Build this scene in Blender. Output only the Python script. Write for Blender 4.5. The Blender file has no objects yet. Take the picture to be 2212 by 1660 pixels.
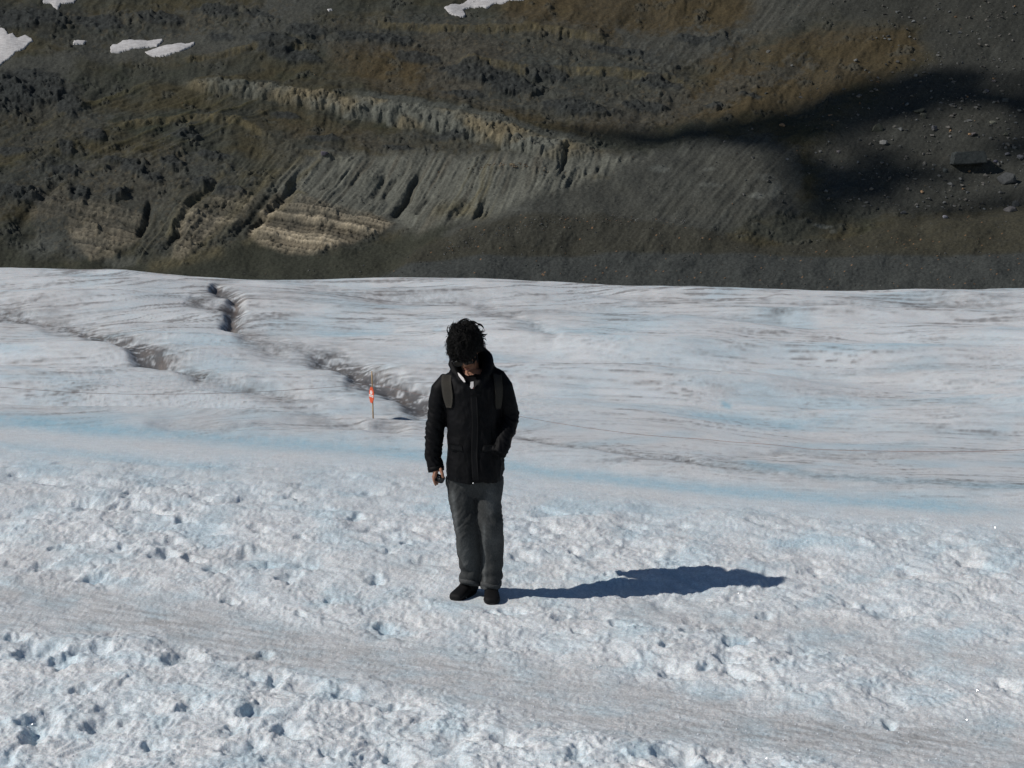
import bpy, bmesh, math, random
import numpy as np
from mathutils import Vector, Matrix

random.seed(7)
np.random.seed(7)
scene = bpy.context.scene
col = scene.collection

# ------------------------------------------------------------------ camera
F = 3072.0          # focal length in units of a 2212 px wide frame (50 mm on 36 mm)
CX, HY = 1106.0, 430.0
CZ = 2.52           # eye height above the ice the person stands on
cam_data = bpy.data.cameras.new("camera")
cam_data.sensor_width = 36.0
cam_data.lens = 36.0 * F / 2212.0
cam_data.shift_y = -(830.0 - HY) / 2212.0
cam_data.clip_start = 0.1
cam_data.clip_end = 6000.0
cam = bpy.data.objects.new("camera", cam_data)
cam.location = (0, 0, CZ)
cam.rotation_euler = (math.radians(90), 0, 0)
col.objects.link(cam)
scene.camera = cam

# ------------------------------------------------------------------ light
SUN_EL = math.radians(39.3)
_h = Vector((-0.955, -0.295, 0)).normalized()          # horizontal direction towards the sun
SUN = Vector((_h.x * math.cos(SUN_EL), _h.y * math.cos(SUN_EL), math.sin(SUN_EL)))
sun_data = bpy.data.lights.new("sun", 'SUN')
sun_data.energy = 3.45
sun_data.angle = math.radians(0.53)
sun_data.color = (1.0, 0.955, 0.90)
sun = bpy.data.objects.new("sun", sun_data)
sun.rotation_euler = SUN.to_track_quat('Z', 'Y').to_euler()
sun.location = (-20, -10, 30)
col.objects.link(sun)

world = bpy.data.worlds.new("World")
scene.world = world
world.use_nodes = True
wn = world.node_tree
wn.nodes.clear()
sky = wn.nodes.new('ShaderNodeTexSky')
sky.sky_type = 'NISHITA'
sky.sun_disc = False
sky.sun_elevation = SUN_EL
sky.sun_rotation = math.atan2(SUN.x, SUN.y)
sky.altitude = 2000
sky.air_density = 1.0
sky.dust_density = 0.3
sky.ozone_density = 1.5
bg = wn.nodes.new('ShaderNodeBackground')
bg.inputs['Strength'].default_value = 0.05
wo = wn.nodes.new('ShaderNodeOutputWorld')
wn.links.new(sky.outputs[0], bg.inputs['Color'])
wn.links.new(bg.outputs[0], wo.inputs['Surface'])

scene.view_settings.view_transform = 'Standard'
scene.view_settings.look = 'None'
scene.view_settings.exposure = 0.0
scene.view_settings.gamma = 1.0
scene.view_settings.use_curve_mapping = False
scene.render.engine = 'CYCLES'
scene.cycles.max_bounces = 6

# ------------------------------------------------------------------ helpers
def tag(o, label=None, cat=None, group=None, kind=None):
    if label: o['label'] = label
    if cat: o['category'] = cat
    if group: o['group'] = group
    if kind: o['kind'] = kind
    return o

def link(o, parent=None):
    col.objects.link(o)
    if parent is not None: o.parent = parent
    return o

def empty(name, loc=(0, 0, 0)):
    o = bpy.data.objects.new(name, None)
    o.location = loc
    o.empty_display_size = 0.1
    return link(o)

def np_mesh(name, V, Q, smooth=True, colors=None):
    """mesh from numpy vertices and a face array (n x 3 or n x 4)"""
    V = np.asarray(V, dtype=np.float32); Q = np.asarray(Q, dtype=np.int32)
    me = bpy.data.meshes.new(name)
    n, k = Q.shape
    me.vertices.add(len(V)); me.vertices.foreach_set('co', V.ravel())
    me.loops.add(n * k); me.loops.foreach_set('vertex_index', Q.ravel())
    me.polygons.add(n)
    me.polygons.foreach_set('loop_start', np.arange(0, n * k, k, dtype=np.int32))
    me.polygons.foreach_set('loop_total', np.full(n, k, dtype=np.int32))
    me.polygons.foreach_set('use_smooth', np.full(n, smooth, dtype=bool))
    if colors is not None:
        a = me.color_attributes.new('albedo', 'FLOAT_COLOR', 'POINT')
        c = np.ones((len(V), 4), dtype=np.float32); c[:, :colors.shape[1]] = colors
        a.data.foreach_set('color', c.ravel())
    me.update(calc_edges=True); me.validate()
    return me

def grid_faces(nr, nc):
    i = np.arange(nr - 1)[:, None] * nc + np.arange(nc - 1)[None, :]
    return np.stack([i, i + 1, i + nc + 1, i + nc], -1).reshape(-1, 4)

def sstep(a, b, x):
    t = np.clip((x - a) / (b - a), 0, 1)
    return t * t * (3 - 2 * t)

# ---- numpy noise
def _hash(ix, iy, seed):
    h = (ix.astype(np.int64) * 374761393 + iy.astype(np.int64) * 668265263 + seed * 974711) & 0xffffffff
    h = ((h ^ (h >> 13)) * 1274126177) & 0xffffffff
    h = ((h ^ (h >> 15)) * 2246822519) & 0xffffffff
    return (h ^ (h >> 16)) & 0xffffff

def rnd(ix, iy, seed): return _hash(ix, iy, seed) / float(0xffffff)

_ang = np.linspace(0, 2 * np.pi, 257)[:256]
_GX, _GY = np.cos(_ang).astype(np.float32), np.sin(_ang).astype(np.float32)
def perlin(x, y, seed=0):
    x = np.asarray(x, dtype=np.float64); y = np.asarray(y, dtype=np.float64)
    xi = np.floor(x); yi = np.floor(y)
    fx = (x - xi).astype(np.float32); fy = (y - yi).astype(np.float32)
    xi = xi.astype(np.int64); yi = yi.astype(np.int64)
    u = fx * fx * fx * (fx * (fx * 6 - 15) + 10); v = fy * fy * fy * (fy * (fy * 6 - 15) + 10)
    def g(dx, dy):
        h = _hash(xi + dx, yi + dy, seed) & 255
        return _GX[h] * (fx - dx) + _GY[h] * (fy - dy)
    a = g(0, 0) * (1 - u) + g(1, 0) * u
    b = g(0, 1) * (1 - u) + g(1, 1) * u
    return (a * (1 - v) + b * v) * 1.5

def fbm(x, y, oct=4, seed=0, gain=0.5):
    s = 0; a = 1.0; t = 0
    for k in range(oct):
        s = s + a * perlin(x * 2**k + 17.3 * k, y * 2**k - 9.1 * k, seed + k); t += a; a *= gain
    return s / t

def ridged(x, y, oct=4, seed=0, gain=0.5):
    s = 0; a = 1.0; t = 0
    for k in range(oct):
        s = s + a * (1 - np.abs(perlin(x * 2**k + 5.7 * k, y * 2**k + 3.3 * k, seed + k)) * 1.8); t += a; a *= gain
    return s / t

def worley(x, y, seed=0):
    """distance to nearest cell point, second nearest, random value of nearest cell, offset to it"""
    xi = np.floor(x).astype(np.int64); yi = np.floor(y).astype(np.int64)
    d1 = np.full(x.shape, 9.0); d2 = np.full(x.shape, 9.0); rv = np.zeros(x.shape); ox = np.zeros(x.shape); oy = np.zeros(x.shape)
    for dx in (-1, 0, 1):
        for dy in (-1, 0, 1):
            cx = xi + dx; cy = yi + dy
            px = cx + rnd(cx, cy, seed); py = cy + rnd(cx, cy, seed + 1)
            d = np.hypot(x - px, y - py)
            m = d < d1
            d2 = np.where(m, d1, np.minimum(d2, d))
            rv = np.where(m, rnd(cx, cy, seed + 2), rv); ox = np.where(m, x - px, ox); oy = np.where(m, y - py, oy)
            d1 = np.where(m, d, d1)
    return d1, d2, rv, ox, oy

def line_dist(px, py, pts, yscale=1.0):
    """distance to a polyline (rows stretched by yscale), signed row offset and position along it 0..1"""
    best = np.full(px.shape, 1e9); along = np.zeros(px.shape)
    pts = np.array(pts, dtype=float)
    seg = np.hypot(np.diff(pts[:, 0]), np.diff(pts[:, 1])); cum = np.concatenate([[0], np.cumsum(seg)]); tot = cum[-1]
    for k in range(len(pts) - 1):
        a = pts[k]; b = pts[k + 1]
        vx, vy = b[0] - a[0], (b[1] - a[1]) * yscale
        t = np.clip(((px - a[0]) * vx + (py - a[1]) * yscale * vy) / (vx * vx + vy * vy), 0, 1)
        d = np.hypot(px - a[0] - t * vx, (py - a[1]) * yscale - t * vy)
        m = d < best
        best = np.where(m, d, best); along = np.where(m, (cum[k] + t * seg[k]) / tot, along)
    return best, along

def poly_sd(px, py, pts):
    """signed distance to a polygon, positive inside"""
    pts = list(pts)
    best = np.full(px.shape, 1e9); inside = np.zeros(px.shape, dtype=bool)
    for k in range(len(pts)):
        ax, ay = pts[k]; bx, by = pts[(k + 1) % len(pts)]
        vx, vy = bx - ax, by - ay
        t = np.clip(((px - ax) * vx + (py - ay) * vy) / (vx * vx + vy * vy + 1e-9), 0, 1)
        best = np.minimum(best, np.hypot(px - ax - t * vx, py - ay - t * vy))
        c = (ay > py) != (by > py)
        inside ^= c & (px < (bx - ax) * (py - ay) / ((by - ay) if by != ay else 1e-9) + ax)
    return np.where(inside, best, -best)

# ---- node materials
def new_mat(name):
    m = bpy.data.materials.new(name); m.use_nodes = True
    nt = m.node_tree
    return m, nt, nt.nodes['Principled BSDF']

def nd(nt, typ, **kw):
    n = nt.nodes.new(typ)
    for k, v in kw.items():
        if k in n.inputs: n.inputs[k].default_value = v
        else: setattr(n, k, v)
    return n

def noise_bump(nt, bsdf, layers, vec=None):
    """chain of bump nodes: layers = [(scale, detail, strength, distance)]"""
    prev = None
    for sc, det, st, dist in layers:
        n = nd(nt, 'ShaderNodeTexNoise'); n.inputs['Scale'].default_value = sc; n.inputs['Detail'].default_value = det
        if vec is not None: nt.links.new(vec, n.inputs['Vector'])
        b = nd(nt, 'ShaderNodeBump'); b.inputs['Strength'].default_value = st; b.inputs['Distance'].default_value = dist
        nt.links.new(n.outputs['Fac'], b.inputs['Height'])
        if prev: nt.links.new(prev.outputs[0], b.inputs['Normal'])
        prev = b
    nt.links.new(prev.outputs[0], bsdf.inputs['Normal'])

def simple_mat(name, color, rough=0.6, var=0.15, scale=40.0, bump=0.0, bdist=0.002, metallic=0.0, spec=0.5, sheen=0.0):
    m, nt, b = new_mat(name)
    tc = nd(nt, 'ShaderNodeTexCoord')
    n = nd(nt, 'ShaderNodeTexNoise'); n.inputs['Scale'].default_value = scale; n.inputs['Detail'].default_value = 4
    nt.links.new(tc.outputs['Object'], n.inputs['Vector'])
    mr = nd(nt, 'ShaderNodeMapRange'); mr.inputs['From Min'].default_value = 0.3; mr.inputs['From Max'].default_value = 0.7
    mr.inputs['To Min'].default_value = 1 - var; mr.inputs['To Max'].default_value = 1 + var
    nt.links.new(n.outputs['Fac'], mr.inputs['Value'])
    mul = nd(nt, 'ShaderNodeVectorMath', operation='SCALE'); mul.inputs[0].default_value = color
    nt.links.new(mr.outputs[0], mul.inputs['Scale'])
    nt.links.new(mul.outputs[0], b.inputs['Base Color'])
    b.inputs['Roughness'].default_value = rough; b.inputs['Metallic'].default_value = metallic
    b.inputs['Specular IOR Level'].default_value = spec
    if sheen: b.inputs['Sheen Weight'].default_value = sheen
    if bump:
        noise_bump(nt, b, [(scale * 1.5, 3, bump, bdist)], tc.outputs['Object'])
    return m
# ================================================================== GLACIER ICE
PY_T = np.array([(2.0, 430 + F * CZ / 2), (3.0, 430 + F * CZ / 3), (5, 430 + F * CZ / 5), (7, 430 + F * CZ / 7), (8.92, 430 + F * CZ / 8.92), (10.5, 430 + F * CZ / 10.5), (11.5, 1106), (13, 1050), (15, 1000), (18, 962),
                 (22, 940), (26, 930), (31, 920), (37, 880), (44, 820), (52, 772), (64, 715), (82, 660), (100, 622), (112, 605)], dtype=float)
# height of the ice in the middle of the picture, as a function of depth
ZT_Y = np.concatenate([[-12, 0], PY_T[:, 0], [117, 130, 155, 200, 300, 440]])
ZT_Z = np.concatenate([[0.0] * 2, CZ - (PY_T[:, 1] - HY) / F * PY_T[:, 0], [-4.3, -5.9, -10, -17, -30, -46]])
_yy = np.linspace(-12, 440, 9041)
_zz = np.interp(_yy, ZT_Y, ZT_Z)
_k = np.exp(-np.linspace(-2.5, 2.5, 61)**2); _k /= _k.sum()
_zs = np.convolve(np.pad(_zz, 30, mode='edge'), _k, 'valid')
_wt = sstep(14, 24, _yy)
_zz = _zz * (1 - _wt) + _zs * _wt

CREST = np.array([(-1200, -24), (-400, -30), (0, -27), (250, -22), (350, -9), (430, -3), (500, 0), (800, -3), (1050, -1), (1200, 5), (1350, 14),
                  (1600, 17), (1850, 20), (1960, 17), (2212, 18), (3400, 18)], dtype=float)
_cu = np.linspace(-1200, 3400, 2301)
_cv = np.interp(_cu, CREST[:, 0], CREST[:, 1])
_ck = np.exp(-np.linspace(-2.5, 2.5, 61)**2); _ck /= _ck.sum()
_cv = np.convolve(np.pad(_cv, 30, mode='edge'), _ck, 'valid') + 1.6 * fbm(_cu / 130, _cu * 0, 4, 5, 0.6)
def tilt_px(u, y):
    """sideways slope of the glacier in picture rows at column u, depth y"""
    c = np.interp(u, _cu, _cv)
    ly = np.log(np.maximum(y, 2.0))
    mid = (np.clip(u, -1500, 3700) - CX)
    a = np.interp(ly, np.log([2, 6.3, 8.9, 12, 17, 30, 48, 80, 112]), [0.0, 0.004, 0.012, 0.028, 0.048, 0.040, 0.022, 0.008, 0.0])
    w = sstep(np.log(52), np.log(109), ly)
    return mid * a + c * w

def ice_base(x, y):
    ys = np.maximum(y, 2.0)
    u = CX + F * x / ys
    z = np.interp(y, _yy, _zz)
    fade = 1 - sstep(130, 200, y)
    z = z - tilt_px(u, y) / F * ys * fade
    return z

BAND = [(-600, 905), (0, 940), (700, 975), (1000, 1003), (1500, 1058), (2212, 1115), (2900, 1160)]

DIRT = [  # (line, half width px, strength, depth m, row stretch)
    ([(-500, 600), (-200, 640), (0, 675), (60, 684), (130, 700), (200, 728), (280, 748), (330, 772), (400, 800), (470, 830)], 16, 0.72, 0.16),
    ([(190, 725), (280, 765), (360, 800), (450, 832), (560, 850), (640, 862), (760, 878)], 9, 0.45, 0.12),
    ([(500, 722), (560, 735), (640, 752), (720, 778), (800, 815)], 15, 0.50, 0.12), ([(660, 760), (730, 785), (790, 815), (850, 848), (940, 882), (1030, 910)], 17, 0.85, 0.16),
    ([(170, 716), (205, 730), (240, 742)], 8, 0.5, 0.05), ([(285, 758), (330, 772), (350, 790)], 9, 0.7, 0.05), ([(395, 798), (430, 812), (450, 830)], 10, 0.5, 0.05),
    ([(744, 822), (800, 832), (850, 842), (940, 886)], 15, 1.0, 0.12),
    ([(452, 622), (480, 637), (508, 652), (508, 680), (500, 700), (494, 722)], 10, 1.7, 0.40),
    ([(405, 650), (440, 664), (480, 684)], 15, 0.55, 0.05),
    ([(1085, 940), (1140, 950), (1250, 970), (1400, 993), (1520, 1006)], 6, 0.6, 0.03),
    ([(1380, 990), (1450, 996), (1530, 1012), (1700, 1032), (2000, 1052), (2300, 1062)], 8, 0.3, 0.02),
    ([(500, 735), (640, 775), (700, 790)], 10, 0.25, 0.05),
    ([(550, 640), (700, 634), (900, 640), (1080, 655)], 9, 0.35, 0.03),
    ([(1030, 640), (1060, 668), (1120, 700), (1220, 740)], 12, 0.35, 0.12),
    ([(1350, 640), (1500, 655), (1640, 668), (1720, 690)], 7, 0.30, 0.05),
    ([(1640, 690), (1800, 660), (2000, 655), (2212, 650)], 8, 0.35, 0.04),
    ([(1080, 690), (1300, 660), (1500, 655)], 7, 0.25, 0.03),
    ([(1400, 830), (1650, 800), (1950, 790), (2212, 780)], 8, 0.18, 0.03),
    ([(1500, 850), (1700, 845), (2212, 870)], 8, 0.15, 0.03),
    ([(1500, 1000), (1700, 975), (1900, 985), (2212, 965)], 7, 0.22, 0.03),
    ([(450, 855), (600, 870), (800, 930), (900, 935)], 9, 0.20, 0.05),
    ([(300, 920), (500, 928), (640, 920), (900, 930)], 8, 0.20, 0.05),
    ([(-200, 880), (0, 884), (80, 880), (260, 890)], 8, 0.15, 0.02)]
STREAK = [  # broad smooth dirty streaks in the near snow
    ([(-500, 1225), (0, 1278), (400, 1335), (800, 1415), (1200, 1480), (1700, 1560), (2400, 1650)], 42, 0.75),
    ([(0, 1345), (300, 1360), (700, 1440), (1000, 1500), (1400, 1570), (1800, 1620), (2300, 1690)], 30, 0.5),
    ([(1350, 1318), (1600, 1345), (1900, 1395), (2212, 1440), (2700, 1500)], 34, 0.55),
    ([(-100, 1190), (300, 1215), (700, 1225), (1200, 1235)], 22, 0.22),
    ([(1100, 1560), (1500, 1600), (1900, 1600), (2300, 1560)], 30, 0.35)]
BLUE = [
    ([(-400, 880), (0, 912), (300, 938), (700, 966), (1000, 994), (1200, 1024), (1500, 1055), (1800, 1080), (2300, 1112)], 18, 0.85),
    ([(-200, 950), (0, 962), (200, 985), (400, 1008), (560, 1018)], 14, 0.45),
    ([(560, 715), (700, 712), (860, 712)], 12, 0.35),
    ([(1560, 1000), (1800, 1040), (2300, 1066)], 10, 0.6),
    ([(1120, 872), (1400, 880), (1700, 905), (1900, 885)], 14, 0.4),
    ([(1250, 790), (1600, 760), (2212, 735)], 16, 0.30),
    ([(1100, 705), (1250, 730), (1330, 742)], 12, 0.35),
    ([(1660, 905), (1900, 910), (2212, 940)], 14, 0.30),
    ([(700, 850), (900, 868)], 16, 0.25),
    ([(1562, 868), (1574, 872)], 7, 1.1), ([(1120, 786), (1136, 778)], 8, 0.9), ([(940, 712), (950, 713)], 7, 0.6)]
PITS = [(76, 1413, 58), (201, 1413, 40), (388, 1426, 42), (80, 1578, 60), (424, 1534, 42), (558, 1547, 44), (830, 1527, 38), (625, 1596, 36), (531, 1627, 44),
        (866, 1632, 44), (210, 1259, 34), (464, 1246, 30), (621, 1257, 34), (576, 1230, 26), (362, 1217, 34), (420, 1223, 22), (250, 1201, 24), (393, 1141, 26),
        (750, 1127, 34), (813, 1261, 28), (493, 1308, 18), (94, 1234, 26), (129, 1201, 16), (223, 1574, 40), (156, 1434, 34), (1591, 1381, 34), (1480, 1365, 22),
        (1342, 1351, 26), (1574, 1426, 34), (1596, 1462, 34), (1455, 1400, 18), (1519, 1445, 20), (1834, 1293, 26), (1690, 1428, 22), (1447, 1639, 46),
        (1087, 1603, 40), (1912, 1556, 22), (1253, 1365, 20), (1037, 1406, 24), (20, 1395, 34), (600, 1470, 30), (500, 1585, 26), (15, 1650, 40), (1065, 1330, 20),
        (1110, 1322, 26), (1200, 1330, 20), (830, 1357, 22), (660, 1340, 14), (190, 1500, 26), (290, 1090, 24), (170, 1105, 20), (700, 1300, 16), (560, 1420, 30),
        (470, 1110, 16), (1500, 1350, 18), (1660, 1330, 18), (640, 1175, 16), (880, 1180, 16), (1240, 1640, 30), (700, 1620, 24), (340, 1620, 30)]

def ice_fields(x, y, seeds=0):
    """albedo and height of the glacier at world x, y"""
    x = np.asarray(x, float); y = np.asarray(y, float)
    ys = np.maximum(y, 1.5)
    z0 = ice_base(x, y)
    px = CX + F * x / ys
    py = HY + F * (CZ - z0) / ys
    front = sstep(2.0, 2.6, y) * (1 - sstep(114, 124, y))
    bl = np.interp(px, [p[0] for p in BAND], [p[1] for p in BAND])
    near = sstep(-12, 95, py - bl)
    far = 1 - sstep(-45, 10, py - bl)
    # feature warps
    wa = fbm(px / 90, py / 26, 4, 11); wb = fbm(px / 46, py / 12, 4, 23)
    qx = px + 8 * wb; qy = py + 9 * wa * (0.6 + near) + 1.5 * wb
    fine = 0.55 * fbm(px / 40, (py - 0.22 * px) / 3.4, 4, 31, 0.65) + 0.55 * fbm((px + 6 * wb) / 17, (py + 0.2 * px) / 6.5, 4, 32, 0.65)
    fine2 = fbm(px / 60 + 0.01 * py, py / 2.6, 3, 37, 0.6)
    dirt = np.zeros_like(px); sink = np.zeros_like(px)
    for pts, w, s, dep in DIRT:
        d, t = line_dist(qx, qy, pts, 1.35); w = w * (1 + 0.9 * fbm(px / 120, py / 50, 3, 33))
        e = sstep(0, 0.12, t) * sstep(0, 0.12, 1 - t)
        w = w * 1.35; g = np.exp(-(d / w)**2) * e
        g2 = np.exp(-(d / (w * 2.6))**2) * e
        dirt += s * (np.clip(g * (0.62 + 2.3 * fine), 0, 1.2) + 0.38 * g2 * np.clip(0.6 + 2.2 * fine2, 0, 2))
        sink += dep * np.exp(-(d / (w * 1.25))**2) * e
    streak = np.zeros_like(px)
    for pts, w, s in STREAK:
        d, t = line_dist(px + 20 * wb, py + 20 * wa, pts, 1.0)
        streak += s * np.exp(-(d / w)**2)
    blue = np.zeros_like(px)
    for pts, w, s in BLUE:
        d, t = line_dist(qx, py + 5 * wa, pts, 1.3)
        e = sstep(0, 0.1, t) * sstep(0, 0.1, 1 - t) if len(pts) > 2 else 1
        blue += s * np.exp(-(d / w)**2) * e * (0.85 + 0.7 * fine)
    # flow lines on the far ice: dark foliation, curving with the slope
    bend = 26 * np.sin((px - 250) / 420.0) + 20 * fbm(px / 400, py / 150, 2, 41)
    fl = py + bend * sstep(560, 800, py) * 0.8
    line1 = fbm(px / 380, fl / 5.5, 5, 51, 0.66)
    line2 = fbm(px / 240 + 7, fl / 2.8, 4, 57, 0.64)
    patchy = sstep(-0.25, 0.45, fbm(px / 260, py / 60, 3, 61))
    lines = far * (sstep(0.04, 0.40, line1) * 0.85 + sstep(0.05, 0.38, line2) * 0.75) * (0.45 + patchy)
    upper = 1 - sstep(620, 780, py)
    for a1, a2, wd_, sd in ((330, 11, 0.055, 151), (230, 7, 0.07, 153), (420, 18, 0.035, 155)):
        q_ = perlin((px + 12 * wb) / a1, (fl + 3 * wb) / a2, sd)
        lines = lines + far * 0.45 * np.exp(-(q_ / wd_)**2) * sstep(-0.1, 0.5, fbm(px / 150, py / 30, 3, sd + 1)) * (0.6 + 0.5 * upper)
    lines *= 0.75 + 0.7 * upper
    blue += far * 0.42 * sstep(-0.05, 0.45, fbm(px / 300, py / 34, 4, 71)) + near * 0.38 * sstep(-0.15, 0.5, fbm(px / 130, py / 40, 5, 73))
    blue += 0.25 * (1 - sstep(0, 160, py - bl)) * near
    blue = np.clip(blue, 0, 1.15) * front
    # ---- relief
    z = z0.copy()
    z -= sink * front
    msx = (806 - CX) / F * 31.0
    msw = np.exp(-(np.hypot(x - msx - 0.4, (y - 31.2) * 0.6) / 2.2)**4)
    farm = (1 - msw) * sstep(22, 38, y) * (1 - sstep(102, 116, y) * 0.85)
    z += farm * (0.85 * fbm(x / 17 + 0.2 + y / 60, y / 12, 2, 81) + 0.10 * fbm(x / 8, y / 6, 2, 82) + 0.10 * fbm(x / 4.5, y / 3.2, 3, 83))
    z += farm * 0.050 * ridged(x / 9 + y / 40, y / 1.3, 3, 85)
    z += farm * 0.020 * (line1 + line2)
    z += front * 0.13 * np.exp(-((x - msx - 0.62) / 0.42)**2 - ((y - 31.75) / 0.55)**2)
    mid = (1 - 0.7 * msw) * 0.5 * sstep(11, 18, y) * (1 - sstep(60, 90, y))
    z += mid * 0.03 * fbm(x / 1.6, y / 1.1, 4, 87)
    # snow bank that closes the near flat on the far side of the melt channel
    d, t = line_dist(px, py + 5 * wa, [(-400, 895), (0, 897), (700, 935), (1000, 962), (1500, 1010), (2300, 1072)], 1.0)
    z += 0.06 * np.exp(-(d / 22)**2) * front
    # near lumpy melting snow
    smooth = np.clip(1 - 1.1 * streak, 0.10, 1)
    nm = near * (1 - 0.6 * sstep(11, 18, y))
    wx = x + 0.10 * fbm(x * 3.1, y * 3.1, 2, 91); wy = y + 0.10 * fbm(x * 3.1 + 9, y * 3.1, 2, 92)
    big = fbm(wx / 0.85, wy / 0.85, 3, 93)
    def billow(sc, oct, sd, gain=0.55):
        t_ = 0; a_ = 1.0; n_ = 0
        for k in range(oct):
            t_ = t_ + a_ * np.abs(perlin(wx / sc * 2**k + 3.1 * k, wy / sc * 2**k, sd + k)); n_ += a_; a_ *= gain
        return t_ / n_
    hollow = sstep(0.02, 0.75, fbm(wx / 0.50 + 3, wy / 0.50, 3, 101, 0.6))
    vary = 0.5 + 0.7 * sstep(-0.35, 0.45, fbm(x / 1.9, y / 1.9, 2, 107))
    lump = 0.050 * big + vary * (0.040 * billow(0.30, 4, 95, 0.62) + 0.016 * fbm(wx / 0.10, wy / 0.10, 3, 97, 0.6) - 0.036 * hollow)
    grain = 0.0062 * perlin(wx / 0.034, wy / 0.036, 99) + 0.0035 * perlin(wx / 0.017, wy / 0.018, 103)
    lump = lump + grain * (1 - sstep(9, 15, y))
    z += nm * smooth * (lump + 0.010)
    z += nm * (1 - smooth) * (0.004 * fbm(x / 0.5, y / 0.08, 3, 105) + 0.004 * perlin(wx / .03, wy / .03, 106))
    # melt pits
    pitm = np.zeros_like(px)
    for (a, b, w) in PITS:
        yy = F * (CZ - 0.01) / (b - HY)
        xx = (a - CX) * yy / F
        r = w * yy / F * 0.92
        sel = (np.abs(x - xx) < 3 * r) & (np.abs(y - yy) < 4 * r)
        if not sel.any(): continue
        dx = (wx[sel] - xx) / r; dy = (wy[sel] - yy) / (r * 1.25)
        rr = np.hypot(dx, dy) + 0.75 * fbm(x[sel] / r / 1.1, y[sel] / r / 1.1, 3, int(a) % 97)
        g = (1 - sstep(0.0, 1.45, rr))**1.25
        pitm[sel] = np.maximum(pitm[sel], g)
        z[sel] -= g * min(0.37 * r + 0.012, 0.06)
        z[sel] += 0.004 * np.exp(-((rr - 1.25) / 0.3)**2)
    # random smaller pits
    d1, d2, rv, ox, oy = worley(wx / 0.62, wy / 0.62, 111)
    g = (1 - sstep(0.02, 0.20, d1 + 0.12 * fbm(x / 0.09, y / 0.09, 2, 113))) * (rv > 0.55)
    z -= nm * smooth * g * 0.030
    # feet flatten the snow
    for fx, fy, fr_ in (((1061 - CX) / F * 8.90, 8.90, 0.19), ((1003 - CX) / F * 9.0, 9.0, 0.19)):
        w = np.exp(-(np.hypot(x - fx, (y - fy) * 0.85) / fr_)**4)
        z = z * (1 - w) + (z0 + 0.004) * w
    # ---- albedo
    clean = np.array([0.71, 0.760, 0.785]); warm = np.array([0.735, 0.73, 0.72])
    bluec = np.array([0.34, 0.60, 0.73]); dark = np.array([0.060, 0.052, 0.050]); grey = np.array([0.34, 0.335, 0.33])
    tone = sstep(-0.4, 0.4, fbm(px / 170, py / 36, 4, 121))[..., None]
    C = clean * (1 - tone * 0.55) + warm * tone * 0.55
    C = C * (1 - 0.82 * blue[..., None]) + bluec * 0.82 * blue[..., None]
    st = np.clip(streak * (0.60 + 0.9 * fbm(px / 110 + py / 60, (py - 0.17 * px) / 7, 4, 123)), 0, 1)[..., None] * 0.80
    C = C * (1 - st) + grey * st
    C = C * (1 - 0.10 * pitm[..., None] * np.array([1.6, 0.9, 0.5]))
    li = np.clip(lines * (0.8 + 0.9 * fbm(px / 14, py / 3, 2, 157)), 0, 0.95)[..., None]
    lc = np.array([0.17, 0.155, 0.15])
    C = C * (1 - li * 0.78) + lc * li * 0.78
    sp = far * upper * 0.12
    C = C * (1 - sp[..., None]) + np.array([0.30, 0.285, 0.28]) * sp[..., None]
    di = np.clip(dirt, 0, 1)[..., None] * front[..., None]
    brown = sstep(-0.1, 0.4, fbm(px / 40, py / 18, 3, 131))[..., None]
    dk = (dark * (1 - brown * 0.6) + np.array([0.12, 0.085, 0.062]) * brown * 0.6) * (1 + 0.9 * fbm(px / 9, (py - 0.3 * px) / 2.6, 3, 133))[..., None]
    C = C * (1 - di * 0.86) + dk * di * 0.86
    return z, C.astype(np.float32), px, py

NC = 1300
half = 0.47
ry_py = np.arange(1980, 603, -2.15)
# central row position -> depth
_ydense = np.concatenate([np.linspace(4.5, 20, 3000), np.linspace(20.01, 112.5, 6000)])
_pd = HY + F * (CZ - np.interp(_ydense, _yy, _zz)) / _ydense
_pd = np.minimum.accumulate(_pd)
ymid = np.interp(-ry_py, -_pd, _ydense)
# keep steps from growing too long where the slope faces away
rows = np.concatenate([np.arange(-10, ymid[0], 1.0), ymid[:1]])
rr = [ymid[0]]
for v in ymid[1:]:
    gap = v - rr[-1]
    if gap < 1e-4: continue
    n = int(math.ceil(gap / max(0.45, 0.02)))
    for j in range(n): rr.append(rr[-1] + gap / n)
rows = np.concatenate([np.arange(-10, rr[0] - 0.3, 0.8), rr, np.linspace(rr[-1] + 0.5, 128, 22), np.linspace(132, 440, 24)])
sx = np.concatenate([-1 - np.linspace(1, 0.012, 45)**1.8 * 3.2, np.linspace(-0.99, 0.99, NC - 90), 1 + np.linspace(0.012, 1, 45)**1.8 * 3.2])
Yg = np.repeat(rows[:, None], NC, 1)
Xg = sx[None, :] * (half * np.maximum(Yg, 0) + 1.3)
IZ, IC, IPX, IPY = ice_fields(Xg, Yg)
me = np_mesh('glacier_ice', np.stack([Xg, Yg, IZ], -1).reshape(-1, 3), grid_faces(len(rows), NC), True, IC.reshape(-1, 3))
ice = link(bpy.data.objects.new('glacier_ice', me)); tag(ice, kind='structure')

m, nt, b = new_mat('glacier_snow_and_ice')
at = nd(nt, 'ShaderNodeVertexColor', layer_name='albedo')
geo = nd(nt, 'ShaderNodeNewGeometry')
cdist = nd(nt, 'ShaderNodeSeparateXYZ'); nt.links.new(geo.outputs['Position'], cdist.inputs[0])
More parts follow.
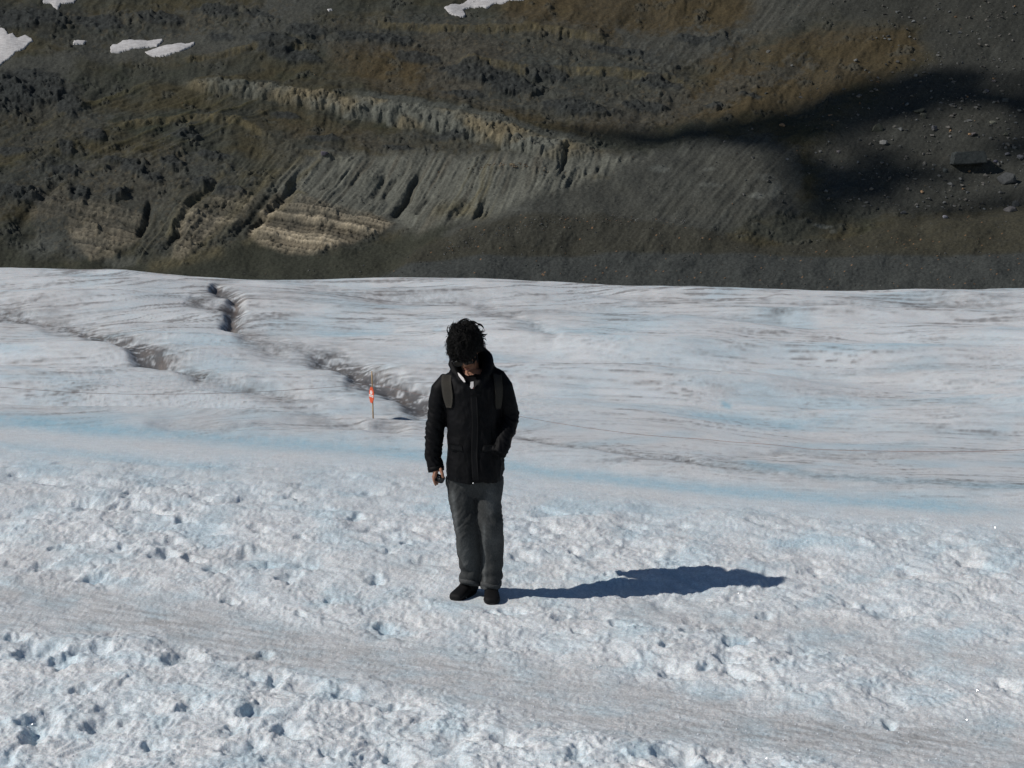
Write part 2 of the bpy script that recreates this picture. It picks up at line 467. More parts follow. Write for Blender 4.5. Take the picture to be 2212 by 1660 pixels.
# grain of the snow crystals
g1 = nd(nt, 'ShaderNodeTexNoise'); g1.inputs['Scale'].default_value = 75; g1.inputs['Detail'].default_value = 5; g1.inputs['Roughness'].default_value = 0.7
nt.links.new(geo.outputs['Position'], g1.inputs['Vector'])
mr = nd(nt, 'ShaderNodeMapRange'); mr.inputs['From Min'].default_value = 0.32; mr.inputs['From Max'].default_value = 0.68
mr.inputs['To Min'].default_value = 0.74; mr.inputs['To Max'].default_value = 1.18
nt.links.new(g1.outputs['Fac'], mr.inputs['Value'])
g2 = nd(nt, 'ShaderNodeTexNoise'); g2.inputs['Scale'].default_value = 7; g2.inputs['Detail'].default_value = 6; g2.inputs['Roughness'].default_value = 0.62
nt.links.new(geo.outputs['Position'], g2.inputs['Vector'])
mr2 = nd(nt, 'ShaderNodeMapRange'); mr2.inputs['From Min'].default_value = 0.3; mr2.inputs['From Max'].default_value = 0.7
mr2.inputs['To Min'].default_value = 0.93; mr2.inputs['To Max'].default_value = 1.07
nt.links.new(g2.outputs['Fac'], mr2.inputs['Value'])
mm = nd(nt, 'ShaderNodeMath', operation='MULTIPLY'); nt.links.new(mr.outputs[0], mm.inputs[0]); nt.links.new(mr2.outputs[0], mm.inputs[1])
sc_ = nd(nt, 'ShaderNodeVectorMath', operation='SCALE'); nt.links.new(at.outputs['Color'], sc_.inputs[0]); nt.links.new(mm.outputs[0], sc_.inputs['Scale'])
nt.links.new(sc_.outputs[0], b.inputs['Base Color'])
b.inputs['Roughness'].default_value = 0.62
b.inputs['Subsurface Weight'].default_value = 0.2
b.inputs['Subsurface Radius'].default_value = (0.5, 0.8, 1.0)
b.inputs['Subsurface Scale'].default_value = 0.03
b.inputs['Specular IOR Level'].default_value = 0.25
noise_bump(nt, b, [(9, 4, 0.3, 0.015), (38, 4, 0.6, 0.008), (110, 3, 0.8, 0.004)], geo.outputs['Position'])
me.materials.append(m)

def ice_z(x, y):
    return float(ice_fields(np.array([[x]]), np.array([[y]]))[0][0, 0])

# loose ice crystals that catch the sun on the near snow
r_ = np.random.RandomState(12)
nC = 5200
cy_ = F * CZ / (r_.uniform(1090, 1720, nC) - HY)
cx_ = (r_.uniform(-250, 2460, nC) - CX) / F * cy_
cz_ = ice_fields(cx_[None], cy_[None])[0][0]
oct_ = np.array([[1, 0, 0], [-1, 0, 0], [0, 1, 0], [0, -1, 0], [0, 0, 1], [0, 0, -1]], float)
of_ = np.array([[0, 2, 4], [2, 1, 4], [1, 3, 4], [3, 0, 4], [2, 0, 5], [1, 2, 5], [3, 1, 5], [0, 3, 5]])
sz_ = (0.0020 + 0.0045 * r_.rand(nC)**3) * (0.8 + 0.02 * cy_)
ax_ = r_.normal(size=(nC, 3)); ax_ /= np.linalg.norm(ax_, axis=1, keepdims=True)
VV = []
for k in range(nC):
    R3 = np.array(Matrix.Rotation(r_.rand() * 6.28, 3, Vector(ax_[k])))
    VV.append((oct_ * np.array([1, .8, .7]) * sz_[k]) @ R3.T + np.array([cx_[k], cy_[k], cz_[k] + sz_[k] * 0.5]))
cme = np_mesh('ice_crystals', np.concatenate(VV), (of_[None] + 6 * np.arange(nC)[:, None, None]).reshape(-1, 3), False)
cm_, nt_, b_ = new_mat('ice_crystal')
b_.inputs['Base Color'].default_value = (0.85, 0.87, 0.9, 1); b_.inputs['Roughness'].default_value = 0.12; b_.inputs['Specular IOR Level'].default_value = 0.9
cme.materials.append(cm_)
o = link(bpy.data.objects.new('ice_crystals', cme)); tag(o, kind='stuff', label='loose glittering ice crystals on the near snow', cat='ice')
# ================================================================== MOUNTAINSIDE
MK = 0.70                                   # slope of the hillside
MZ0, MY0 = -28.6, 400.0                      # foot of the slope (eye level = 0)
MNx = np.array([0, -MK, 1]) / math.sqrt(1 + MK * MK)
def mount_y(py):                            # depth of the base slope at a picture row
    e = (HY - py) / F
    return (MZ0 - MK * MY0) / (e - MK)

CLIFF = [(330, 150), (430, 186), (560, 199), (700, 216), (800, 232), (900, 246), (1000, 268), (1100, 292), (1180, 318), (1260, 332), (1330, 340)]
FUR = (-0.50, 0.86)                          # direction of the gullies, down to the left

def cmix(C, c, m):
    m = m[..., None]
    return C * (1 - m) + np.array(c) * m

def mount_fields(px, py):
    """relief (in picture rows, later metres) and albedo of the mountainside"""
    w1 = fbm(px / 130, py / 80, 5, 201, 0.55); w2 = fbm(px / 130 + 50, py / 80 - 20, 5, 202, 0.55)
    s1 = fbm(px / 34, py / 24, 4, 203, 0.6); s2 = fbm(px / 34 + 9, py / 24 + 40, 4, 204, 0.6)
    X = px + 26 * w1 + 7 * s1; Y = py + 18 * w2 + 6 * s2
    f1 = fbm(px / 18, py / 10, 5, 205, 0.62); f2 = fbm(px / 7, py / 4.5, 3, 206, 0.6)
    H = np.zeros_like(px)
    # ---------- broad form
    H += 16 * fbm(px / 420 + 3, py / 260 + 8, 3, 207)
    H += 10 * fbm(X / 110, Y / 60, 2, 208)
    # rounded spur on the right of the gully face, its right flank steep
    d = poly_sd(X, Y, [(1180, 330), (1420, 318), (1650, 300), (1735, 330), (1740, 420), (1700, 490), (1500, 560), (1250, 560), (1000, 560), (900, 480), (1000, 380)])
    H += 24 * sstep(-70, 60, d)
    # moraine wall in front, lower right
    d = poly_sd(X, py + 8 * w2, [(760, 640), (900, 548), (1100, 500), (1300, 486), (1500, 520), (1650, 545), (1800, 520), (1950, 478), (2212, 455), (2900, 440), (2900, 700), (760, 700)])
    mor = sstep(-6, 10, d)
    H += 13 * sstep(-26, 34, d) + 2
    # ---------- general albedo: dark weathered slope with thin brown turf
    base = np.array([0.060, 0.062, 0.056])
    C = np.ones(px.shape + (3,)) * base
    turf = sstep(-0.25, 0.30, fbm(px / 260, py / 70, 5, 211, 0.6))
    C = cmix(C, (0.082, 0.066, 0.036), turf * 0.62)
    C = cmix(C, (0.040, 0.047, 0.036), sstep(0.0, 0.5, fbm(px / 150, py / 50, 5, 213, 0.6)) * 0.6)
    # brown heath areas
    def area(pts, soft=20, amp=1.0):
        return sstep(-soft, soft, poly_sd(X, Y, pts) + 26 * f1 * amp)
    heath = np.maximum.reduce([area([(1050, -80), (1650, -80), (1690, 60), (1560, 150), (1380, 110), (1100, 60)]),
                               area([(1480, 190), (1600, 120), (1750, 70), (1960, 55), (2010, 110), (1900, 190), (1700, 240), (1500, 270), (1300, 300), (1180, 290), (1320, 240)]),
                               area([(700, 110), (980, 60), (1120, 120), (1000, 240), (800, 205)]),
                               area([(930, 215), (1060, 235), (1210, 275), (1240, 300), (1080, 270)]) * 0.8,
                               area([(1800, 290), (1880, 300), (1900, 345), (1800, 350)]) * 0.9,
                               area([(560, 250), (700, 260), (900, 310), (840, 330), (640, 300)]) * 0.7,
                               area([(200, 340), (380, 330), (420, 430), (180, 480), (60, 470)]) * 0.5])
    C = cmix(C, (0.098, 0.071, 0.042), heath * (0.60 + 0.35 * f2))
    # grey scree
    scree = np.maximum.reduce([area([(640, -80), (790, -80), (700, 40), (560, 110), (430, 135), (300, 128), (180, 130), (120, 190), (0, 210), (-300, 300), (-300, 170), (80, 130), (300, 78), (520, 70)], 14, 0.6),
                               area([(1640, -80), (2900, -80), (2900, 440), (2212, 450), (1960, 470), (1780, 430), (1760, 330), (1850, 240), (2010, 130), (1990, 60), (1760, 50), (1600, 90)], 30),
                               area([(620, 335), (860, 330), (1340, 345), (1620, 300), (1730, 330), (1720, 470), (1460, 560), (1000, 560), (860, 500), (700, 545), (540, 520), (600, 430)], 16, 0.7),
                               area([(1320, 60), (1560, 70), (1660, 20), (1700, 60), (1500, 130), (1400, 150)], 16)])
    C = cmix(C, (0.084, 0.085, 0.084), scree * 0.88)
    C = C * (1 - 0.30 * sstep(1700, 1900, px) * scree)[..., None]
    # lower moraine, brown with stones; blue grey gravel along the ice
    C = cmix(C, (0.060, 0.058, 0.051), mor * 0.88)
    C = cmix(C, (0.068, 0.062, 0.047), mor * sstep(1700, 1950, px) * (1 - sstep(552, 566, py)) * 0.6 * sstep(-0.3, 0.3, f1 + 0.2))
    gtop = np.interp(px, [-600, 500, 800, 1000, 1300, 1600, 2212, 3000], [620, 615, 596, 580, 570, 566, 563, 560]) + 4 * w2
    grav = sstep(-3, 7, py - gtop)
    C = cmix(C, (0.068, 0.073, 0.078), grav * 0.9)
    H += 5 * sstep(-4, 26, py - gtop) + 0.9 * grav * fbm(px / 9, py / 3.5, 3, 217, 0.6)
    # lower left apron
    ap = sstep(-8, 14, poly_sd(X, Y, [(-300, 560), (0, 530), (60, 560), (130, 580), (210, 545), (300, 570), (400, 572), (520, 520), (620, 548), (740, 545), (900, 500), (1000, 510), (900, 560), (700, 700), (-300, 700)]))
    C = cmix(C, (0.052, 0.054, 0.046), ap * 0.9)
    smoothm = np.clip(np.maximum.reduce([scree * 0.9, mor, ap, grav]), 0, 1)
    # ---------- crags
    crag = np.maximum.reduce([
        area([(610, 60), (760, 40), (1000, 36), (1200, 60), (1380, 90), (1480, 140), (1500, 220), (1380, 290), (1200, 270), (1000, 225), (900, 195), (930, 120), (760, 110), (650, 130)], 22, 1.6),
        area([(-300, 15), (130, 20), (330, 30), (500, 10), (640, 15), (600, 60), (430, 80), (250, 78), (180, 120), (60, 70), (-300, 60)], 12, 1.3) * 1.25,
        area([(-300, 150), (70, 160), (170, 195), (180, 240), (120, 262), (0, 268), (-300, 270)], 10) * 1.35,
        area([(-300, 275), (60, 270), (170, 230), (250, 250), (210, 300), (100, 330), (-300, 330)], 16, 1.4),
        area([(100, 350), (250, 340), (400, 330), (520, 370), (500, 430), (300, 440), (120, 420), (-20, 480), (-40, 400)], 22, 1.7) * 1.1,
        area([(60, 440), (150, 400), (300, 400), (440, 430), (540, 395), (620, 400), (560, 470), (530, 520), (380, 565), (300, 520), (170, 560), (80, 530)], 14, 1.0) * 0.95,
        area([(820, 280), (960, 285), (1060, 320), (1040, 345), (860, 330), (720, 300)], 14, 1.3) * 0.8,
        area([(540, 270), (640, 285), (740, 330), (700, 360), (600, 350)], 14, 1.3) * 0.6,
        area([(1480, 60), (1640, 75), (1570, 110), (1450, 100)], 10, 1.3) * 0.8,
        area([(1260, 205), (1500, 215), (1560, 170), (1740, 130), (1760, 145), (1600, 215), (1440, 270)], 10, 1.6) * 0.9,
        area([(690, 160), (860, 180), (900, 200), (740, 190)], 8, 1.4) * 0.5])
    crag = np.clip(crag, 0, 1.35) * (1 - 0.85 * np.clip(mor + grav + ap, 0, 1))
    pal_m = np.maximum(sstep(-8, 8, poly_sd(px, py, [(604, 424), (700, 446), (815, 486), (740, 535), (620, 545), (538, 512)])), 0)
    crag = crag * (1 - pal_m)
    gx = px + 10 * s1; gy = py + 8 * s2
    # ledges: each bed stands proud and breaks off in a short face, cut by upright joints
    sl = py - 0.10 * px + 26 * w2 + 9 * s2 + 3 * f1
    led1 = np.zeros_like(px)
    for L, A, sd in ((22, 6.5, 301), (11, 4.0, 305), (5.5, 2.0, 309)):
        ph = sl / L + 0.9 * fbm(px / (L * 7), py / (L * 5), 3, sd)
        fr = ph - np.floor(ph); cell = np.floor(ph)
        jx = px / (L * 0.42) + 3 * rnd(cell.astype(np.int64), (cell * 0).astype(np.int64), sd + 1) + 0.5 * s1
        jr = rnd(np.floor(jx).astype(np.int64), cell.astype(np.int64), sd + 2)
        keep = sstep(-0.15, 0.25, fbm(px / (L * 2.4), cell * 3.7, 3, sd + 3))
        brk_ = 0.58 + 0.25 * (jr - 0.5)
        led1 += A * keep * (fr / brk_ * (fr < brk_) + (1 - sstep(0, 0.22, fr - brk_)) * (fr >= brk_)) * (0.8 + 0.4 * jr)
        led1 += A * 0.2 * keep * (jr - 0.5)
    d1, d2, rv, ox, oy = worley(gx / 17 + gy / 120, gy / 10 - gx / 150, 221)
    blk = (rv - 0.5) * 0.6 + 0.9 * (ox * 0.6 - oy * 0.7) - 0.6 * (1 - sstep(0, 0.16, d2 - d1))
    d1, d2, rv2, ox, oy = worley(gx / 6.5 + gy / 60, gy / 4.5, 225)
    blk2 = (rv2 - 0.5) * 1.0 + 0.7 * (ox * 0.6 - oy * 0.6) - 0.8 * (1 - sstep(0, 0.2, d2 - d1))
    d1, d2, rv3, ox, oy = worley(gx / 3.6, gy / 2.8, 229)
    blk3 = (rv3 - 0.5)
    rg = ridged(X / 60, Y / 34, 5, 233, 0.6) - 0.5
    amp = 0.35 + 0.9 * sstep(-0.3, 0.35, fbm(px / 85, py / 45, 4, 235))
    crel = amp * (1.7 * led1 + 2.6 * blk + 1.6 * blk2 + 0.7 * blk3 + 1.2 * f1) + 7 * rg
    H += crag * crel * 0.42
    H += (1 - np.clip(crag, 0, 1)) * (1 - np.clip(mor + grav + ap + scree, 0, 1)) * 0.14 * amp * led1
    tonec = 0.5 + 0.5 * (0.5 * rv + 0.5 * rv2) + 0.25 * f1
    C = cmix(C, (0.074, 0.077, 0.080), np.clip(crag, 0, 1) * 0.60)
    C = C * (1 + (np.clip(crag, 0, 1) * (tonec - 0.75) * 0.9)[..., None])
    C = cmix(C, (0.125, 0.095, 0.058), np.clip(crag, 0, 1) * sstep(0.80, 0.95, rv2) * 0.30)
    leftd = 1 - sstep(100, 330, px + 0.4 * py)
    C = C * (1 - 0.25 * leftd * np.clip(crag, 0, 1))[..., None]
    # moderate roughness of the open slope
    rough = (1 - 0.78 * smoothm) * (1 - 0.6 * np.clip(crag, 0, 1))
    gull = ridged((X * 0.86 + Y * 0.5) / 60, (Y - 0.4 * X) / 190, 4, 241, 0.55) - 0.5
    H += rough * (8 * gull + 1.6 * f1 + 0.9 * f2 + 0.7 * blk3)
    knob = sstep(0.12, 0.42, fbm(px / 55, py / 26, 4, 243, 0.6)) * rough
    H += knob * (6 * blk2 + 2.5 * blk3 + 3)
    C = cmix(C, (0.070, 0.073, 0.074), knob * 0.55)
    # scree: fine stones
    H += smoothm * (1.1 * f2 + 0.9 * blk3 * sstep(0.6, 0.9, rv3))
    # ---------- leaning ledges on the far left
    lg = fbm((px + 2.0 * py) / 260, (py + 0.42 * px) / 15, 4, 245, 0.6)
    lm = area([(-300, 250), (250, 190), (520, 190), (600, 260), (420, 360), (150, 420), (-300, 460)], 40) * (1 - np.clip(crag, 0, 1) * 0.5)
    H += lm * 8 * lg
    C = cmix(C, (0.100, 0.088, 0.045), lm * sstep(0.1, 0.5, lg) * 0.5)
    # ---------- long cliff band
    ly = np.interp(px, [p[0] for p in CLIFF], [p[1] for p in CLIFF]) + 5 * fbm(px / 40, px * 0, 3, 251)
    hgt = np.interp(px, [330, 430, 560, 700, 850, 1000, 1150, 1250, 1330], [3, 14, 22, 26, 31, 38, 46, 40, 26]) * (1 + 0.22 * fbm(px / 22, px * 0 + 4, 3, 253))
    on = sstep(380, 450, px) * (1 - sstep(1180, 1340, px))
    t = (py - ly) / hgt
    colw = px / 21 + 1.5 * fbm(px / 80, py / 70, 3, 255)
    ci = np.floor(colw); cf = colw - ci
    colr = rnd(ci.astype(np.int64), ci.astype(np.int64) * 0, 257)
    crack = np.exp(-((np.minimum(cf, 1 - cf)) / 0.11)**2) * (rnd(ci.astype(np.int64), (ci * 0).astype(np.int64) + 2, 256) > 0.45)
    colw2 = px / 6.5 + 0.6 * fbm(px / 30, py / 20, 2, 258)
    ci2 = np.floor(colw2); colr2 = rnd(ci2.astype(np.int64), np.floor(py / 16).astype(np.int64), 259)
    top = sstep(-1.7, -0.05, t) * (1 - sstep(0.55, 1.05, t + 0.15 * (colr - 0.5)))
    H += on * top * 21
    face = sstep(-0.08, 0.05, t) * (1 - sstep(0.85, 1.1, t + 0.25 * (colr - 0.5))) * on
    H += face * (1.6 * (colr - 0.5) + 1.0 * (colr2 - 0.5) - 4 * crack * sstep(0.1, 0.6, t) + 2.0 * np.sin(t * 9 + 2 * s1) + 6 * f1 + 2.0 * f2 + 1.0 * blk2 + 3.0 * blk)
    fc = np.array([0.190, 0.160, 0.118]) * (0.78 + 0.35 * colr[..., None] + 0.22 * colr2[..., None])
    fg = np.array([0.150, 0.152, 0.146]) * (0.8 + 0.3 * colr2[..., None])
    gm = sstep(-0.2, 0.3, fbm(px / 90, py / 40, 3, 261) + 0.2 * (1 - t))[..., None]
    fm = (face * (0.72 + 0.25 * sstep(500, 760, px)))[..., None]
    C = C * (1 - fm) + (fc * (1 - gm) + fg * gm) * fm
    led = on * sstep(-0.55, -0.3, t) * (1 - sstep(-0.1, 0.0, t)) * sstep(700, 850, px)
    C = cmix(C, (0.120, 0.125, 0.125), led * 0.6)
    # small second band lower left
    for pts, hh, am in (([(225, 272), (300, 262), (420, 252), (520, 262), (600, 300)], 14, 9), ([(640, 325), (720, 332), (790, 350)], 12, 7), ([(380, 130), (480, 120), (560, 105), (700, 100)], 10, 7),
                        ([(1040, 388), (1120, 386), (1250, 398), (1330, 404)], 8, 4), ([(800, 52), (1000, 60), (1180, 58), (1330, 90)], 14, 9), ([(980, 130), (1150, 150), (1330, 150), (1500, 170)], 18, 9)):
        q = np.interp(px, [p[0] for p in pts], [p[1] for p in pts]) + 6 * w2 + 4 * s2
        e = sstep(pts[0][0], pts[0][0] + 40, px) * (1 - sstep(pts[-1][0] - 40, pts[-1][0], px))
        tt = (py - q) / hh
        H += e * am * sstep(-2.2, -0.05, tt) * (1 - sstep(0.3, 1.1, tt + 0.5 * (colr - 0.5)))
        C = cmix(C, (0.135, 0.112, 0.070), e * sstep(0, 0.2, tt) * (1 - sstep(0.8, 1.2, tt)) * (0.25 + 0.5 * colr2))
    # ---------- gully face
    gm_ = sstep(-10, 22, poly_sd(X, Y, [(560, 425), (640, 345), (760, 325), (1000, 335), (1180, 352), (1340, 345), (1400, 370), (1260, 430), (1060, 500), (900, 520), (820, 478), (700, 462)]))
    lean = np.interp(px, [600, 800, 1000, 1150, 1400, 1700], [0.95, 0.75, 0.50, 0.30, 0.35, 0.75])
    g = px + lean * (py - 400)
    fur = ridged(g / 44 + 0.25 * w1, (py - 400) / 260 + 0.4 * w2, 4, 271, 0.6) - 0.55
    prof = sstep(330, 400, py) * (1 - sstep(470, 520, py - 0.0 * px))
    H += gm_ * fur * 13 * (0.35 + 0.65 * prof) * (0.25 + 1.0 * sstep(-0.25, 0.35, fbm(g / 110, py / 120, 2, 272)))
    C = cmix(C, (0.150, 0.150, 0.142), gm_ * 0.9)
    C = cmix(C, (0.120, 0.104, 0.088), gm_ * sstep(0.1, 0.5, fbm(g / 20, py / 150, 3, 273)) * 0.5)
    C = cmix(C, (0.155, 0.145, 0.115), gm_ * sstep(0.15, 0.5, fbm(g / 9, py / 240, 3, 275)) * sstep(960, 1020, px + 0.3 * (py - 400)) * (1 - sstep(1080, 1130, px)) * 0.8)
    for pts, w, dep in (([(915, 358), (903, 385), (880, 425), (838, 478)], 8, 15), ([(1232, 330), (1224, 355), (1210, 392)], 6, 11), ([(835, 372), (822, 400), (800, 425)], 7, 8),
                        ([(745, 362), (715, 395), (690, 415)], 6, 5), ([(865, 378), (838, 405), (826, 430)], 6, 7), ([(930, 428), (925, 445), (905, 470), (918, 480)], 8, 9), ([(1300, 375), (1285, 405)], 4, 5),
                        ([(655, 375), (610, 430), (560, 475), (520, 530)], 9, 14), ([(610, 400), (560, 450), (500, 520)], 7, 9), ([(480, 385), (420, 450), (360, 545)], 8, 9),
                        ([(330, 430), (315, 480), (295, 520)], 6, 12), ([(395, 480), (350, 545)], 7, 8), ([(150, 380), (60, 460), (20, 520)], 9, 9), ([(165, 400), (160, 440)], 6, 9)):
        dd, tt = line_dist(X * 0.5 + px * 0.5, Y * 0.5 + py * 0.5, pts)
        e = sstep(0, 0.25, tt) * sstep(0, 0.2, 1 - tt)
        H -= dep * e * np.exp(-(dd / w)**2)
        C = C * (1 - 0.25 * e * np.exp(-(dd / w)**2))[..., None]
    for pts, w in (([(650, 345), (600, 380), (545, 420), (500, 470), (440, 530)], 9), ([(480, 385), (430, 430), (385, 480), (365, 510)], 8), ([(660, 420), (620, 400), (690, 350)], 5), ([(640, 415), (560, 500), (530, 525)], 8),
                   ([(1050, 375), (1040, 430), (1010, 470), (990, 490)], 5), ([(1065, 390), (1052, 430), (1035, 460)], 4), ([(950, 480), (1000, 470), (1040, 490)], 16), ([(470, 545), (400, 560), (330, 575)], 12)):
        dd, tt = line_dist(px + 3 * s1, py + 3 * s2, pts)
        C = cmix(C, (0.150, 0.130, 0.088), np.exp(-(dd / w)**2) * (0.55 + 0.5 * fbm(g / 5, py / 60, 3, 277)).clip(0, 1))
    # fine runnels and streaks of pale debris down the fall line
    run1 = fbm(g / 7.5, (py - 400) / 120 + 0.3 * w1, 4, 276, 0.6); run2 = ridged(g / 15 + 0.3 * w1, (py - 400) / 170, 3, 278, 0.55) - 0.55
    H += gm_ * (2.6 * run1 + 4.2 * run2 * sstep(-0.3, 0.3, fbm(g / 70, py / 60, 3, 274)))
    C = C * (1 + gm_ * (0.55 * run1 + 0.25 * run2))[..., None]
    lft = sstep(-10, 30, poly_sd(X, Y, [(660, 330), (560, 430), (520, 530), (330, 575), (200, 560), (330, 470), (420, 400), (480, 370), (560, 300)]))
    gl = px + 0.85 * (py - 400)
    rl = fbm(gl / 11, (py - 400) / 110, 4, 279, 0.6)
    H += lft * 4.5 * rl
    C = cmix(C, (0.110, 0.104, 0.085), lft * sstep(-0.1, 0.4, rl) * 0.65)
    ml = fbm((px + 0.7 * py) / 9, (py - 0.3 * px) / 80, 3, 280)
    mm_ = (scree * (1 - gm_)) * sstep(900, 1000, px)
    C = C * (1 + 0.30 * mm_ * ml + 0.10 * mor * ml)[..., None]
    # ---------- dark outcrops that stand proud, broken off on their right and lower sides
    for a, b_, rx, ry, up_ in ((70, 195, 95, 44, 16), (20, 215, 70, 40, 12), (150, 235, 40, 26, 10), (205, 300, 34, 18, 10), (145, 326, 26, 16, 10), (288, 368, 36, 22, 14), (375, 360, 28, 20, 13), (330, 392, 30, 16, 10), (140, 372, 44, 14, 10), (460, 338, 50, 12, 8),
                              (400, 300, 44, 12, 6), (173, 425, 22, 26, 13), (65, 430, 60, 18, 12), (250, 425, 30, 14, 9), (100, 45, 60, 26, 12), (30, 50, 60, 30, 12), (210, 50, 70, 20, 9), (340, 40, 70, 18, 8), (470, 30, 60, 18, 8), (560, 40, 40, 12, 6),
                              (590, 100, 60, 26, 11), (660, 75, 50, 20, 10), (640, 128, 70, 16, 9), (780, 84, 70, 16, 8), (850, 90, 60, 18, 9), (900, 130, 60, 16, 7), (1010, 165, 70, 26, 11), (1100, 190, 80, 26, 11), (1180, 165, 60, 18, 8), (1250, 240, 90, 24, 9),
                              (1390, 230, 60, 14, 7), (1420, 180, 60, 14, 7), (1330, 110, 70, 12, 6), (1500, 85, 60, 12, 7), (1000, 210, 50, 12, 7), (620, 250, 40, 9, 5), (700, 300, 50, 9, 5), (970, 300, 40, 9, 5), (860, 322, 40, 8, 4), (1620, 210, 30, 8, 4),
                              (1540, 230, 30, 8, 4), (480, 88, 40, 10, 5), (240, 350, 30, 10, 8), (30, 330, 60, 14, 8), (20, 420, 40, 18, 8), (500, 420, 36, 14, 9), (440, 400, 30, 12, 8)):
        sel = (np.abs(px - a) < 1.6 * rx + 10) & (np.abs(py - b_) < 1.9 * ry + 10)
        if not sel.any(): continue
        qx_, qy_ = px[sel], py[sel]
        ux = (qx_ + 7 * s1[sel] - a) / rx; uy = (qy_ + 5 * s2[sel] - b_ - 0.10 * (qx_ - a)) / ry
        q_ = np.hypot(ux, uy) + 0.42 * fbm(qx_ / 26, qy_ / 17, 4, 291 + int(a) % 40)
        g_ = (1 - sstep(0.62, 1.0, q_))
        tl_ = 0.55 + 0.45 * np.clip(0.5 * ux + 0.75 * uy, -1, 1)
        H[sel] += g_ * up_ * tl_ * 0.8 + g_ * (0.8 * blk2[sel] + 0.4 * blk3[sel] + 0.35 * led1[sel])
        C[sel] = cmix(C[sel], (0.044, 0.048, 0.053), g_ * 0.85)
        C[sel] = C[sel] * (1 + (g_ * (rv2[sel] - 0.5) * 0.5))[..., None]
    # ---------- tilted strata (pale beds)
    st = np.maximum.reduce([sstep(-5, 7, poly_sd(X * 0.4 + px * 0.6, Y * 0.4 + py * 0.6, [(600, 418), (700, 436), (800, 458), (850, 484), (815, 508), (755, 530), (690, 549), (620, 547), (565, 532), (530, 512), (556, 464)])),
                            0.52 * sstep(-5, 8, poly_sd(X * 0.5 + px * 0.5, Y * 0.5 + py * 0.5, [(400, 450), (500, 415), (560, 430), (520, 480), (440, 520), (400, 562), (372, 560), (375, 505)])),
                            0.42 * sstep(-6, 8, poly_sd(X * 0.5 + px * 0.5, Y * 0.5 + py * 0.5, [(150, 440), (230, 440), (320, 470), (300, 520), (240, 555), (190, 560), (150, 520)])),
                            0.30 * sstep(-6, 8, poly_sd(X * 0.5 + px * 0.5, Y * 0.5 + py * 0.5, [(70, 420), (150, 410), (148, 470), (60, 480)]))])
    sc = (py - 0.21 * px + 4 * fbm(px / 160, py / 60, 2, 281) + 0.5 * f1)
    scw = sc + 3.0 * perlin(sc / 17, sc * 0, 282); bi = np.floor(scw / 8.5); bf = scw / 8.5 - bi
    br = rnd(bi.astype(np.int64), bi.astype(np.int64) * 0 + 3, 283)
    bi3 = np.floor(sc / 3.3); br3 = rnd(bi3.astype(np.int64), bi3.astype(np.int64) * 0 + 5, 285)
    brk = rnd(np.floor(px / 11 + br * 7 + 0.6 * s1).astype(np.int64), bi.astype(np.int64), 287)
    H += st * (7.5 * (br - 0.5) + 3 * (br3 - 0.5) + 3.5 * (brk - 0.5) + 3 - 3.5 * sstep(0.8, 0.98, bf))
    pal = np.array([0.40, 0.335, 0.270]) * (0.22 + 0.85 * br[..., None] * (br[..., None] > 0.35) + 0.45 * br3[..., None] - 0.35 * (bf > 0.82)[..., None] + 0.10 * brk[..., None]).clip(0.12, 2)
    pv = sstep(-0.15, 0.35, fbm(px / 60, py / 26, 4, 289) + 0.12)[..., None]
    sm = (st * (0.50 + 0.50 * sstep(430, 520, py)))[..., None] * (0.60 + 0.40 * pv) * 0.95
    C = C * (1 - sm) + pal * sm
    # pale washed spots on the right
    for a, b_, rx, ry, s in ((1425, 388, 26, 9, .6), (1530, 384, 14, 6, .5), (1530, 424, 30, 6, .35), (1635, 445, 20, 8, .8), (1670, 430, 16, 24, .55), (1780, 491, 22, 5, .7), (1800, 500, 10, 5, .4), (1650, 405, 26, 8, .35), (90, 530, 40, 30, .3), (1120, 486, 26, 6, .3), (260, 560, 40, 14, .4)):
        dd = np.hypot((px + 0.35 * (py - b_) - a) / rx, (py - b_) / ry) + 0.5 * f1 + 0.3 * f2
        C = cmix(C, (0.175, 0.180, 0.180), s * (1 - sstep(0.5, 1.2, dd)))
    # long drag lines on the right scree
    g2 = px + 0.8 * (py - 400)
    dl = fbm(g2 / 14, (py - 400) / 120, 3, 291)
    dm = scree * sstep(1300, 1450, px) * (1 - sstep(1750, 1850, px))
    H += dm * 2.2 * dl
    C = C * (1 + 0.35 * dm * dl)[..., None]
    # speckle of stones of other colours
    spk = rnd(np.floor(px / 2.2).astype(np.int64), np.floor(py / 1.8).astype(np.int64), 295)
    C = C * (0.90 + 0.20 * spk)[..., None]
    C = C * (1 + (0.22 * f1 + 0.16 * f2) * (1 - 0.7 * np.clip(st, 0, 1)))[..., None] * np.array([0.75, 0.765, 0.68])
    C = cmix(C, (0.26, 0.15, 0.08), (spk > 0.9975) * (mor * 0.9 + 0.08))
    return H, np.clip(C, 0.012, 0.6), crag

